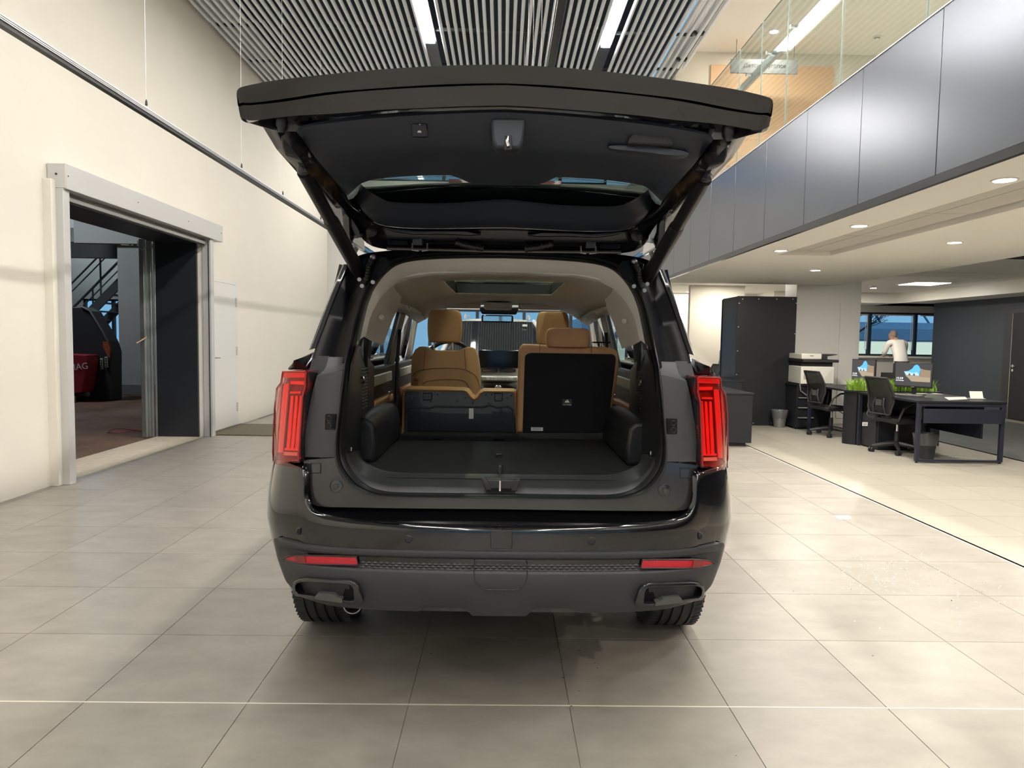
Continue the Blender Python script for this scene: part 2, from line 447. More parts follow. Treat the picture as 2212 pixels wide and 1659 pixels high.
# ---- hall ceiling: dark void, slats in two lengths, carriers, LED strips
struct(bx('ceiling', dark_void, XL - .6, XF + .02, YB, YE + .2, 6.2, 6.3), 'dark ceiling void above the slats')
cs = thing('slat_ceiling', 'suspended ceiling of long pale grey rounded metal slats', 'ceiling', (0, 8, ZS)); cs['kind'] = 'structure'
L1X, L2X, LW = -1.075, 1.39, .125
PITCH = .0985
def slat_mesh(y0, y1):
    prof = [(-.023, .036), (-.023, .022)] + [(.023 * math.sin(a), .022 - .022 * math.cos(a)) for a in [(-75 + 150 * k / 6) * PI / 180 for k in range(7)]] + [(.023, .022), (.023, .036)]
    o = MB().prism(prof, y0, y1, 'y').build('slat', slat_mat, None, smooth=50)
    me = o.data; bpy.data.objects.remove(o); return me
SPLIT = 9.72
me_a, me_a2, me_b, me_b2 = slat_mesh(YB, SPLIT - .006), slat_mesh(YB, SPLIT + 1.596), slat_mesh(SPLIT + .006, YE - .02), slat_mesh(SPLIT + 1.604, YE - .02)
n = 0; xk = XL + .07
while xk < XF - .03:
    if min(abs(xk - L1X), abs(xk - L2X)) > .095:
        alt = (n // 8) % 2
        for me in ((me_a2, me_b2) if alt else (me_a, me_b)):
            o = bpy.data.objects.new('slat', me); C.objects.link(o); o.location = (xk, 0, ZS - ZS); o.parent = cs
            o.matrix_parent_inverse = Matrix.Translation((0, -8, 0))
            o.location = (xk, 0, -.012 if me in (me_a, me_a2) else 0)
    n += 1; xk += PITCH
for k in range(26):
    y = -15 + 1.25 * k
    bx('carrier', mat('carrier', (.03, .04, .05), .6), XL + .03, XF - .02, y - .02, y + .02, ZS + .055, ZS + .085, cs)
def led(x, y0, y1, label):
    t = thing('linear_light', label, 'light', (x, (y0 + y1) / 2, ZS), 'LED strips in the slat ceiling')
    bx('housing', mat('led_housing', (.03, .035, .05), .5), x - .085, x + .085, y0, y1 + (1.78 if y1 < 11 else .2), ZS + .03, ZS + .055, t)
    y = y1
    while y - 1.5 > y0:
        bx('diffuser', emat('led', (1.0, .955, .88), STRIP), x - LW / 2, x + LW / 2, y - 1.5, y, ZS - .004, ZS + .03, t); y -= 1.505
led(L1X, -15.5, 10.28, 'long LED strip between the ceiling slats left of the hanging rail')
led(L1X, 12.3, 13.9, 'far LED strip hidden behind the tailgate, in line with the left strip')
led(-2.2, 12.4, 16.0, 'added LED strip hidden behind the tailgate, brightening the cream wall')  # unseen strip added to brighten the far end of the cream wall
led(L2X, 12.3, 13.9, 'far LED strip hidden behind the tailgate, in line with the right strip')
led(L2X, -15.5, 10.30, 'long LED strip between the ceiling slats right of the hanging rail')
# edge tubes of the slat ceiling
et = thing('ceiling_edge_pipe', 'pair of grey pipes on dark brackets along the slat ceiling edge', 'pipe', (XF - .05, 8, ZS))
MB().tube([(XF - .055, YB, ZS - .03), (XF - .055, 10.9, ZS - .03)], .022, 12).build('pipe', slat_mat, et)
MB().tube([(XF + .03, YB, ZS - .03), (XF + .03, 10.9, ZS - .03)], .022, 12).build('pipe', slat_mat, et)
for y in (5, 6.2, 7.4, 8.6, 9.8, 10.7): bx('bracket', dark_metal, XF - .13, XF + .045, y - .03, y + .03, ZS - .012, ZS + .03, et)

# ---- hanging rails
rail_dark = mat('rail_dark', (.012, .014, .017), .45)
def rail(x, y0, y1, z, wires, label):
    t = thing('hanging_rail', label, 'rail', (x, (y0 + y1) / 2, z), 'aluminium rails hung from thin wires')
    bx('rail_body', alu, x - .020, x + .020, y0, y1, z + .022, z + .055, t, bevel=.003)
    bx('rail_slot', rail_dark, x - .019, x + .019, y0, y1, z, z + .022, t)
    for zz in (z + .024, z + .034, z + .045): bx('rib', alu, x - .024, x + .024, y0, y1, zz - .002, zz + .002, t)
    for y in wires:
        wv = MB().tube([(x, y, z + .06), (x, y, ZS + .05)], .0013, 6).build('wire', mat('wire', (.75, .75, .74), .4, metal=.3), t)
        MB().lathe([(.001, 0), (.009, .004), (.007, .03), (.002, .045)], 10, (x, y, z + .075)).build('wire_grip', rail_dark, wv)
        bx('clip', alu, x - .012, x + .012, y - .02, y + .03, z + .055, z + .063, wv)
RZ = 2.855
rail(-2.47, -4.0, 16.2, RZ, [2.0, 3.4, 5.02, 6.80, 8.05, 9.70, 11.3, 12.9], 'hanging aluminium rail along the cream left wall')
rail(.24, -4.0, 16.2, RZ, [.3, 1.9, 3.5, 5.1, 6.7, 8.3, 9.9, 11.5], 'hanging aluminium rail above the car')

# ---- gallery: panelled front, soffit, glass, handrail, ceiling, back wall
GB, GT, GG = 2.352, 3.395, 4.685
struct(bx('wall_right', mat('panel_back', (.12, .12, .125), .6), XF + .03, XF + .2, YB, YE, GB + .05, GT - .005), 'gallery front behind the metal panels')
pan = thing('gallery_front', 'satin grey metal panels cladding the gallery front above the car', 'cladding', (XF, 8, GB)); pan['kind'] = 'structure'
PW = .953; py0 = 4.365
k = -21
while py0 + PW * k < YE:
    y = py0 + PW * k
    bx('panel', fascia_mat, XF, XF + .025, y + .0035, min(y + PW - .0035, YE), GB + .052, GT, pan, bevel=.0015)
    k += 1
bx('bottom_trim', mat('strip_black', (.015, .016, .018), .25), XF - .004, XF + .03, YB, YE, GB, GB + .05, pan, label='glossy black strip along the bottom edge')  # dark metal trim, black in itself
bx('top_trim', alu, XF - .006, XF + .05, YB, YE, GT, GT + .008, pan)
# soffit with recess
SE = 5.65; SY = 12.0
rx0, rx1, ry0, ry1 = 3.07, 3.66, -3.0, 8.0
b = MB()
b.box(XF + .03, rx0, YB, SY, GB, GB + .6); b.box(rx1, SE, YB, SY, GB, GB + .6); b.box(rx0, rx1, ry1, SY, GB, GB + .6); b.box(rx0, rx1, ry0, ry1, GB + .07, GB + .6); b.box(rx0, rx1, YB, ry0, GB, GB + .6)
b.box(XF + .03, 10.9, YB, YE, 2.95, 3.3)
struct(b.build('ceiling', ceil_white, smooth=0), 'cream plaster soffit under the gallery')
rc = thing('air_curtain_panel', 'long grey recessed panels in the cream gallery soffit', 'panel', ((rx0 + rx1) / 2, 5, GB + .06))
for k in range(7):
    y = ry1 - .02 - 1.2 * (k + 1)
    bx('panel', mat('recess_grey', (.56, .54, .50), .6), rx0 + .02, (rx0 + rx1) / 2 - .005, y + .006, y + 1.194, GB + .045, GB + .065, rc, bevel=.003)
    bx('panel', MATS['recess_grey'], (rx0 + rx1) / 2 + .005, rx1 - .02, y + .006, y + 1.194, GB + .045, GB + .065, rc, bevel=.003)
struct(bx('ceiling', ceil_white, XF + .2, 10.9, SY, YE, 2.52, 2.95), 'white office ceiling beyond the soffit')
struct(bx('ceiling', ceil_white, SE, 10.9, YB, SY, 2.60, 2.95), 'light grey office ceiling above the desks')
struct(bx('trim_3', ceil_white, 8.85, 10.9, YB, YE, 2.29, 2.60), 'white bulkhead above the charcoal wall')
struct(bx('trim_4', ceil_white, 6.05, 10.9, 15.9, YE, 2.29, 2.55), 'white bulkhead above the office window')
struct(bx('wall_right', charcoal_wall, 9.55, 9.75, YB, 15.7, 0, 2.29), 'charcoal painted wall beyond the desks')
struct(bx('wall_right', white_wall, 10.72, 10.9, YB, YE, 0, 6.6), 'outer wall of the building')
# pillar
col = struct(MB().box(4.95, 6.05, 12.0, 12.5, 0, 2.53).build('pillar', white_paint, bevel=.004), 'white square pillar behind the printer')
bx('access_panel', mat('panel_white', (.74, .73, .72), .5), 5.70, 5.99, 11.985, 12.0, .1, 2.05, col, bevel=.002, label='tall flush access panel')
struct(bx('wall_mid', white_wall, 3.83, 4.95, 14.6, 14.75, 0, 2.53), 'cream wall behind the black cabinet')
# charcoal door in the right wall
d2 = thing('door_2', 'black door in the charcoal wall', 'door', (9.54, 13.2, 0)); d2['kind'] = 'structure'
bx('door_frame', mat('door_frame_black', (.02, .022, .026), .45), 9.53, 9.56, 12.35, 13.42, 0, 2.05, d2)
bx('door_leaf', black_lam, 9.515, 9.53, 12.42, 13.18, .01, 1.98, d2, bevel=.003)
bx('edge_strip', chrome, 9.512, 9.53, 13.18, 13.19, .01, 1.98, d2)
hb = MB().cyl((9.515, 13.11, 1.0), .026, -.012, 'x').build('rosette', chrome, d2)
MB().tube([(9.50, 13.11, 1.0), (9.46, 13.11, 1.0), (9.455, 13.06, 1.0), (9.455, 12.98, 1.0)], .009).build('lever', chrome, hb)
MB().cyl((9.515, 13.11, .92), .024, -.012, 'x').build('keyhole', chrome, d2)

# gallery glass
gg = thing('glass_railing', 'frameless glass railing along the gallery edge', 'railing', (XF + .05, 8, GT)); gg['kind'] = 'structure'
gm = glassmat('rail_glass', (.93, .965, .945), 1.4)
ge = mat('glass_edge', (.34, .42, .40), .15, spec=.8)
seams = [YE - .1] + [(8.253,3.69),(7.547,3.969),(6.853,3.735),(5.742,3.718),(4.581,3.481)]
ys = [YE - .1, 12.2, 10.9, 9.6, 8.3, 7.0, 5.65, 4.3, 2.9, 1.5, .1, -1.3, -2.7, -4.1, -5.5, -6.9]
ys = [YE - .1] + [s[0] for s in seams[1:]] + [seams[-1][0] - 1.35 * k for k in range(1, 9)]
for a, c in zip(ys, ys[1:]):
    p = bx('glass_pane', gm, XF + .028, XF + .040, c + .012, a - .012, GT - .02, GG, gg)
    bx('pane_edge', ge, XF + .0275, XF + .0405, c + .010, c + .0135, GT - .02, GG, p)
    bx('pane_edge', ge, XF + .0275, XF + .0405, c + .0135, a - .012, GG, GG + .003, p)
hr = thing('handrail', 'flat grey metal handrail fixed inside the gallery glass', 'handrail', (XF + .1, 8, 4.3))
bx('rail', mat('handrail_steel', (.42, .43, .45), .3, metal=.85), XF + .085, XF + .125, YB, YE - .3, 4.25, 4.335, hr, bevel=.005)
y = [(6.78,4.418),(7.384,4.443),(7.986,4.432),(8.581,4.437)]
for q in [v[0] for v in y] + [y[0][0] - 1.1, y[0][0] - 2.2, y[0][0] - 3.3]:
    MB().cyl((XF + .085, q, 4.31), .017, -.07, 'x').build('button', chrome, hr)
struct(bx('ceiling', ceil_white, XF + .02, 10.9, YB, YE, 5.9, 6.1), 'white gallery ceiling')
struct(bx('trim_5', ceil_white, XF + .02, XF + .1, YB, YE, ZS + .02, 5.9), 'white edge between slat ceiling and gallery ceiling')
GW = 11.4
b = MB(); b.box(XF + .03, 10.9, GW, GW + .15, 3.3, 5.9)
struct(b.build('wall_far', white_wall, smooth=0), 'white back wall of the gallery')
pk = bx('peach_panel', mat('peach', (.78, .52, .33), .7), 3.20, 5.13, GW - .03, GW - .002, 3.35, 5.70)
tag(pk, 'peach coloured wall panel at the end of the gallery', 'wall panel')
sg = thing('hanging_sign', 'grey sign hung above the gallery by the peach panel', 'sign', (4.0, 10.9, 5.5))
sx = [(3.362,5.609),(4.376,5.405),(3.39,5.407)]
bx('sign_board', mat('sign_grey', (.25, .26, .27), .5), sx[0][0], sx[1][0], 10.9, 10.925, sx[1][1], sx[0][1], sg, bevel=.002)
text('lettering', 'Детский уголок', .084, black_matte, Vector((sx[0][0] + .19, 10.899, sx[1][1] + .085)), RX90, sg)
for x in (sx[0][0] + .08, sx[1][0] - .06): MB().tube([(x, 10.91, sx[0][1]), (x, 10.91, 5.9)], .004, 6).build('hanger', dark_metal, sg)

# downlights and ceiling fittings
led_w = emat('downlight_lens', (1, .94, .83), 28)
def downlight(x, y, z, label, power=20, group='recessed downlights', r=.06):
    t = thing('downlight', label, 'light', (x, y, z), group)
    MB().lathe([(r + .012, 0), (r + .012, -.006), (r, -.006), (r, 0)], 24, (x, y, z)).build('bezel', white_plastic, t)
    MB().cyl((x, y, z - .004), r, .004, seg=24).build('lens', led_w, t)
    if power: lamp_area('lamp', (x, y, z - .02), 2 * r, power * OFFICE * .55, (1, .92, .79), t)
q = [(2.922,4.225),(2.84,5.939),(2.926,7.609)]
for k, (x, y) in enumerate(q): downlight(2.95, y, GB, ('round soffit downlight nearest the camera over the pale tiles', 'round soffit downlight above the middle of the car side', 'round soffit downlight near the far end of the grey recess')[k], 42)
for y, l in ((2.3, 'second round soffit downlight beside the camera, outside the picture'), (.4, 'soffit downlight level with the photographer, outside the picture')): downlight(2.95, y, GB, l, 42)
q = [(4.4,13.905),(4.409,15.592),(4.323,17.045)]
for k, (x, y) in enumerate(q): downlight(x, min(y, 16.6), 2.52, ('first white downlight beyond the soffit step', 'middle white downlight beyond the soffit step', 'farthest white downlight near the narrow slot window')[k], 38)
downlight([(8.251,12.213)][0][0], [(8.251,12.213)][0][1], 2.6, 'round downlight above the charcoal wall door', 55, r=.075)
for x, y, l in ((4.2, 9.6, 'added soffit downlight before the tall black cabinet'), (4.3, 6.8, 'added soffit downlight above the middle of the pale tiles'), (4.4, 4.0, 'added soffit downlight above the near end of the pale tiles')): downlight(x, y, GB, l, 60)  # extra downlights added to brighten the pillar and office walls
for x, y, l in ((6.9, 8.6, 'round downlight above the nearest desk'), (7.2, 6.0, 'round downlight above the dark tiles outside the picture'), (7.6, 14.6, 'round downlight before the office window')): downlight(x, y, 2.6 if y < 12 else 2.52, l, 60)
px = [(7.593,13.481),(7.888,12.978)]
lp = thing('square_light', 'square white light panel in the office ceiling', 'light', (8.0, 13.2, 2.5))
bx('light_frame', white_plastic, 7.50, 8.20, 12.9, 13.6, 2.505, 2.52, lp)
bx('diffuser', emat('panel_led', (1, .95, .86), 9), 7.54, 8.16, 12.94, 13.56, 2.500, 2.505, lp)
vt = [(7.657,11.116),(7.604,10.381)]
ve = thing('ceiling_grille', 'black slotted air grille in the office ceiling', 'grille', (6.9, 9.6, 2.59))
bx('grille_frame', black_matte, 6.55, 7.3, 9.3, 9.95, 2.585, 2.60, ve)
for k in range(6): bx('slat', dark_metal, 6.58, 7.27, 9.36 + .1 * k, 9.40 + .1 * k, 2.578, 2.586, ve)
def detector(x, y, z, label):
    t = thing('smoke_detector', label, 'detector', (x, y, z), 'smoke detectors on the ceilings')
    MB().lathe([(.001, -.045), (.03, -.045), (.035, -.028), (.05, -.026), (.055, 0), (.001, 0)], 20, (x, y, z)).build('cap', white_plastic, t)
    MB().lathe([(.032, -.036), (.037, -.034), (.037, -.030), (.032, -.030)], 20, (x, y, z)).build('slot', dark_metal, t)
x, y = [(5.454,10.702)][0]
detector(x, y, 5.9, 'white smoke detector on the gallery ceiling')
detector([(7.291,14.02)][0][0], [(7.291,14.02)][0][1], 2.52, 'white smoke detector on the ceiling before the office window')
x, y = [(3.892,10.619)][0]
downlight(x, y, 5.9, 'round downlight on the gallery ceiling', 26)
for k, (xx, yy) in enumerate(((4.3, 7.6), (4.3, 4.4), (6.8, 7.6), (6.8, 10), (4.3, 1))): downlight(xx, yy, 5.9, ('second', 'third', 'fifth', 'fourth', 'sixth')[k] + ' gallery ceiling downlight, outside the picture', 26)
MB().box(4.0, 4.12, 15.2, 15.3, 2.49, 2.52).build('ceiling_sensor', white_plastic, bevel=.004)
tag(bpy.data.objects['ceiling_sensor'], 'small white box on the ceiling near the slot window', 'sensor')

# ---- outside the windows
gnd = struct(bx('ground', mat('asphalt', (.10, .11, .12), .9), -30, 45, YE + .3, 60, -.3, -.05), 'paved yard outside the windows')
bd = thing('neighbour_building', 'low grey building with lit glass front across the yard', 'building', (15, 32, 0))
bx('wall', mat('nb_wall', (.20, .23, .27), .7), 4, 40, 32.2, 40, 0, 1.5, bd)
for k in range(12): bx('shop_window', emat('shop_lit', (.80, .90, .72), .55), 5.2 + 2.2 * k, 7.3 + 2.2 * k, 32.15, 32.2, .3, 1.48, bd)
bx('roof', mat('nb_roof', (.32, .40, .52), .5), 3.5, 41, 31.6, 41, 1.55, 2.05, bd)
bx('roof_fascia', mat('nb_fascia', (.42, .50, .62), .5), 3.5, 41, 31.9, 41, 2.05, 2.35, bd)
for k in range(12):
    x = 6 + 2.2 * k
    MB().tube([(x, 31.9, 2.35), (x - .7, 33.5, 4.6)], .045, 6).build('canopy_bar', mat('nb_bar', (.08, .16, .26), .5), bd)
def bare_tree(x, y, h, label):
    t = thing('bare_tree', label, 'tree', (x, y, 0))
    rnd = random.Random(3); b = MB()
    def br(p, d, l, r, n):
        q = p + d * l; b.tube([p, (p + q) / 2 + Vector((rnd.uniform(-.05, .05), 0, 0)), q], [r, r * .8, r * .6], 5, False)
        if n:
            for _ in range(3): br(q, (d + Vector((rnd.uniform(-.8, .8), rnd.uniform(-.5, .5), rnd.uniform(-.1, .5)))).normalized(), l * .68, r * .6, n - 1)
    br(Vector((x, y, 0)), Vector((0, 0, 1)), h, .07, 5)
    b.build('branches', mat('bark', (.04, .035, .03), .9), t)
    g = MB()
    for k in range(60): g.ball((x + rnd.uniform(-.3, .3), y - .2, rnd.uniform(.3, 1.3)), .025, seg=6)
    g.build('fairy_lights', emat('fairy', (1, .93, .7), 3), t, kind='stuff')
bare_tree(12.2, 25.5, 1.1, 'bare tree wrapped in fairy lights outside the office window')

# ================================================================ THE CAR
paint = mat('car_paint', (.0045, .0046, .0058), .10, coat=.8, coatr=.02, spec=.5)
paint.node_tree.nodes['Principled BSDF'].inputs['Coat IOR'].default_value = 1.5
paint_in = mat('car_paint_inner', (.005, .005, .0065), .25, coat=.35, coatr=.08)
panel_paint = mat('car_inner_panel', (.030, .030, .030), .2, coat=.8, coatr=.08)
trim_grey = mat('bumper_plastic', (.026, .0265, .030), .45, bump=.15, bscale=900)
trim_dark = mat('dark_plastic', (.014, .0145, .018), .42)
cover_grey = mat('cover_plastic', (.042, .043, .047), .42, bump=.12, bscale=900)
gate_trim = mat('gate_trim', (.019, .025, .037), .5, bump=.1, bscale=900)
cargo_dark = mat('cargo_plastic', (.013, .014, .017), .42)
carpet = mat('carpet', (.006, .0065, .008), .95, bump=.6, bscale=500)
rubber = mat('rubber', (.010, .0105, .012), .42)
tire_m = mat('tyre_rubber', (.022, .022, .022), .6, bump=.15, bscale=200)
jamb = mat('jamb_black', (.0025, .0025, .004), .3, spec=.10)
gloss_black = mat('gloss_black', (.004, .004, .005), .06)
tan = mat('tan_leather', (.50, .26, .11), .45, bump=.18, bscale=250, noise=.06, nscale=5)
tan_d = mat('tan_seam', (.20, .085, .028), .5)
head_m = mat('headliner', (.84, .83, .80), .85, bump=.1, bscale=600)
trim_beige = mat('pillar_trim', (.74, .715, .67), .6)
dash_light = mat('dash_light', (.62, .60, .55), .5)
red_dark = mat('lamp_red_dark', (.20, .012, .012), .25, coat=.3)
red_bright = mat('lamp_red', (.95, .035, .030), .3, coat=.3)
red_reflex = mat('reflex_red', (.48, .010, .022), .25, bump=.35, bscale=700)
lamp_white = mat('lamp_white', (.75, .42, .36), .3)
lens_red = glassmat('lamp_lens', (1, .52, .48), 1.42)
rear_glass = glassmat('rear_glass', (.34, .41, .38), 1.45)
side_glass = glassmat('side_glass', (.30, .36, .38), 1.45)
front_glass = glassmat('front_glass', (.72, .80, .80), 1.45)
wind_glass = glassmat('wind_glass', (.86, .93, .93), 1.45)
roof_glass = glassmat('roof_glass', (.66, .72, .64), 1.45)
steel = mat('steel_bracket', (.30, .30, .31), .35, metal=.9)
label_white = mat('label_white', (.72, .72, .70), .6)

car = thing('car', 'large black SUV with raised tailgate and tan leather seats standing on grey tiles', 'car', (0, 3.4, 0))
PLAN = [(0, 2.36), (.2, 2.361), (.4, 2.37), (.55, 2.387), (.65, 2.413), (.70, 2.435), (.765, 2.475), (.835, 2.54), (.888, 2.68), (.922, 2.85), (.94, 3.05)]
KZ = [(.40, .90), (.45, .925), (.52, .955), (.57, .975), (.65, .995), (.72, 1.0), (.80, .990), (.93, .964)]
PL = cr([Vector((x, y, 0)) for x, y in PLAN], 3)
def bpt(i, z, off=0, n=len(PL)):
    a, b = PL[max(i - 1, 0)], PL[min(i + 1, n - 1)]
    t = (b - a).normalized(); k = interp(z, KZ)
    return Vector((-(PL[i].x * k + t.y * off), PL[i].y - t.x * off, z))
def both(rows):
    """left half rows (from centre to the side) -> rows over both sides"""
    return [[Vector((-p.x, p.y, p.z)) for p in r[:0:-1]] + [Vector(p) for p in r] for r in rows]
# --- upper bumper, wrapping round to the rear quarters under the lamps
def plan_y(x): return interp(x, PLF)
PLF = [(p.x, p.y) for p in PL]
def bptx(x, z, off=0):
    """point on the left half of the bumper surface at plan position x"""
    e = .012; x0, x1 = max(x - e, 0), min(x + e, PLF[-1][0])
    t = Vector((x1 - x0, plan_y(x1) - plan_y(x0), 0))
    t = t.normalized() if x > .005 else Vector((1, 0, 0))
    k = interp(z, KZ)
    return Vector((-(x * k + t.y * off), plan_y(x) - t.x * off, z))
def ztop(x): return interp(x, [(0, .740), (.30, .742), (.50, .748), (.61, .756), (.645, .768), (.672, .79), (.688, .83), (.705, .925), (1, .930)])
XS = [0, .1, .2, .3, .4, .5, .56, .60, .63, .65, .665, .68, .69, .70, .715, .735, .76, .79, .82, .85, .87, .885, .90, .915, .928, .94]
rows = []
for t in [1, .9, .75, .6, .45, .3, .18, .09, .035, .012, 0]:
    rows.append([bptx(x, lerp(ztop(x), .44, t), {0: -.02, .012: -.004, .035: 0}.get(t, .002 if t < .5 else -.002 - .02 * (t - .5))) for x in XS])
MB().grid(both(rows)).build('rear_bumper', paint, car, smooth=70)
# --- lower bumper moulding: ridge, recessed band, lower face with two notches
XL2 = [0, .05, .085, .10, .112, .122, .135, .15, .20, .26, .277, .288, .297, .31, .36, .42, .48, .54, .60, .65, .69, .72, .74, .76, .775, .79, .802, .814, .824, .832, .838]
def lowz(x, t):
    zb = interp(x, [(0, .428), (.10, .428), (.122, .450), (.135, .456), (.277, .456), (.297, .440), (.66, .440), (.72, .452), (.78, .475), (.82, .505), (.838, .54)])
    z = [.660, .655, .640, .632, .626, .590, .585, .578, .52, .47, .425][t]
    zc = .66 if x < .765 else .585 + .075 * math.sqrt(max(0, 1 - ((x - .765) / .076) ** 2))
    return zb + max(z - zb, 0) * (zc - zb) / (.66 - zb) if t < 10 else zb
OFF = [-.012, .010, .015, .011, .001, .001, .009, .012, .010, .005, -.005]
rows = []
for t in range(10, -1, -1):
    rows.append([bptx(x, lowz(x, t), lerp(OFF[t], .008, min(max((x - .755) / .035, 0), 1)) - interp(x, [(0, 0), (.80, 0), (.838, .014)])) for x in XL2])
MB().grid(both(rows)).build('lower_bumper', trim_grey, car, smooth=50)
# inner return of the bumper underside
MB().box(-.70, .70, 2.46, 3.0, .445, .50).build('under_tray', black_matte, car, bevel=.02)
# textured insert strip: rows of small diamonds between the reflectors
dg = MB(); NX = 46
for s in (0,):
    for r in range(3):
        for k in range(NX):
            x = -.476 + .952 * (k + .5 + (.5 if r % 2 else 0)) / NX
            if abs(x) > .47: continue
            y = plan_y(abs(x)) - .0025; w, h = .0135, .0062; z = .5985 + .0085 * (r - 1)
            dg.add([(x - w, y, z), (x, y, z - h), (x + w, y, z), (x, y, z + h), (x, y - .0035, z)], [(0, 1, 4), (1, 2, 4), (2, 3, 4), (3, 0, 4)])
dg.build('diamond_insert', trim_grey, car, smooth=0, kind='stuff', fix=False)
# reflectors: lens strip following the bumper's curve
rt = [(-0.768,2.494,0.58),(-0.753,2.478,0.593),(-0.728,2.46,0.604),(-0.674,2.428,0.616),(-0.604,2.403,0.623),(-0.537,2.386,0.627),(-0.485,2.38,0.628)]
rbm = [(-0.768,2.495,0.579),(-0.75,2.477,0.58),(-0.721,2.458,0.581),(-0.675,2.43,0.585),(-0.604,2.404,0.592),(-0.537,2.387,0.597),(-0.48,2.38,0.599)]
for s in (1, -1):
    T_, B_ = resample(rt, 14), resample(rbm, 14)
    def cur(p, o): return Vector((s * p.x, plan_y(abs(p.x) / interp(p.z, KZ)) - o, p.z))
    rw = [[cur(p, .003) for p in T_], [cur(p, .010) for p in T_], [cur((p + q) / 2, .011) for p, q in zip(T_, B_)], [cur(p, .010) for p in B_], [cur(p, .003) for p in B_]]
    ro = MB().grid(rw).build('reflector', red_reflex, car, smooth=40, label='long red reflector in the bumper')
    MB().tube([cur(p, .010) for p in T_] + [cur(p, .010) for p in B_[::-1]] + [cur(T_[0], .010)], .0028, 6, False).build('reflector_rim', trim_dark, ro)
    MB().grid([[cur(p, .0125) for p in T_[3:6]], [cur((p + q) / 2, .0135) for p, q in zip(T_, B_)][3:6], [cur(p, .0125) for p in B_[3:6]]]).build('reflector_cell', red_dark, ro)
# park sensors, tow cover, hitch cover
for x, z, lab in ((-.694, .697, 0), (-.31, .692, 0), (.31, .692, 0), (.694, .697, 0)):
    y = interp(abs(x), PLAN)
    m = Matrix.Translation((x, y, z)) @ Matrix.Rotation(-math.copysign(.0 if abs(x) < .5 else .5, x) , 4, 'Z')
    so = MB().lathe([(.0135, .004), (.0135, -.004), (.0115, -.0055), (.0112, -.0035), (.001, -.0045)], 20, (0, 0, 0), 'y', m).build('park_sensor', trim_dark, car)
cv = [(-0.032,0.725),(0.04,0.726),(0.04,0.666),(-0.031,0.665)]
def outline_plate(name, pts2, y, m, parent, d=.004, line=.0018, lm=None, rad=0):
    o = MB().prism(pts2, y - d * .2, y + .01, 'y').build(name, m, parent, smooth=0)
    MB().tube([(p[0], y - d * .25, p[1]) for p in pts2 + [pts2[0]]], line, 5, False).build('seam', lm or black_matte, o)
    return o
outline_plate('tow_cover', cv, 2.3575, paint, car)
hz = [(x, z) for x, z in [(-0.087,0.625),(0.088,0.625),(0.093,0.611),(0.092,0.569),(0.086,0.547),(0.07,0.531),(0.049,0.526),(-0.045,0.526),(-0.064,0.533),(-0.08,0.55),(-0.086,0.572)]]
MB().tube([(x, 2.3475 if z > .585 else 2.3475, z) for x, z in hz + [hz[0]]], .0016, 5, False).build('hitch_cover_seam', black_matte, car)
# exhaust finishers
oo = [(-0.722,2.443,0.504),(-0.713,2.434,0.519),(-0.694,2.419,0.532),(-0.667,2.402,0.542),(-0.503,2.354,0.552),(-0.484,2.351,0.545),(-0.473,2.351,0.53),(-0.46,2.35,0.485),(-0.463,2.351,0.475),(-0.479,2.353,0.471),(-0.712,2.445,0.462),(-0.727,2.458,0.469)]
ii = [(-0.71,2.436,0.502),(-0.702,2.427,0.515),(-0.683,2.414,0.525),(-0.66,2.4,0.531),(-0.511,2.355,0.54),(-0.498,2.353,0.535),(-0.492,2.353,0.524),(-0.489,2.353,0.49),(-0.49,2.354,0.484),(-0.506,2.356,0.481),(-0.699,2.433,0.476),(-0.71,2.44,0.482)]
for s in (1, -1):
    def fx(q, dy): return [Vector((s * p[0], p[1] + .03 + dy, p[2])) for p in q]
    A, B_, Cc, D = fx(oo, .02), fx(oo, -.036), fx(ii, -.040), fx(ii, -.010)
    fo = MB().grid([A, B_, Cc, D], True).build('exhaust_finisher', mat('finisher_black', (.010, .010, .012), .25, coat=.4), car, smooth=30, bevel=.003)
    q = fx(ii, -.012); k = len(q) // 2
    MB().grid([resample(q[:7], 16), resample(q[6:] + q[:1], 16)[::-1]]).build('finisher_mesh', mat('mesh_black', (.003, .003, .0035), .6, spec=.2), fo, smooth=30)
    st = [(-0.63,2.392,0.483),(-0.617,2.384,0.497),(-0.561,2.368,0.497),(-0.546,2.365,0.487),(-0.531,2.361,0.485),(-0.531,2.362,0.472),(-0.634,2.395,0.472)]
    F_ = fx(st, -.037); K_ = fx(st, .0)
    MB().grid([K_, F_], True).add(F_, [tuple(range(len(F_)))]).build('finisher_step', mat('step_grey', (.07, .07, .07), .4), fo, smooth=0)
c = [(-0.528,0.41)][0]
MB().lathe([(.030, 2.50), (.034, 2.50), (.034, 2.9), (.030, 2.9), (.030, 2.50)], 24, (c[0], 0, c[1]), 'y').build('exhaust_pipe', mat('exhaust_steel', (.35, .35, .36), .35, metal=.9), car)

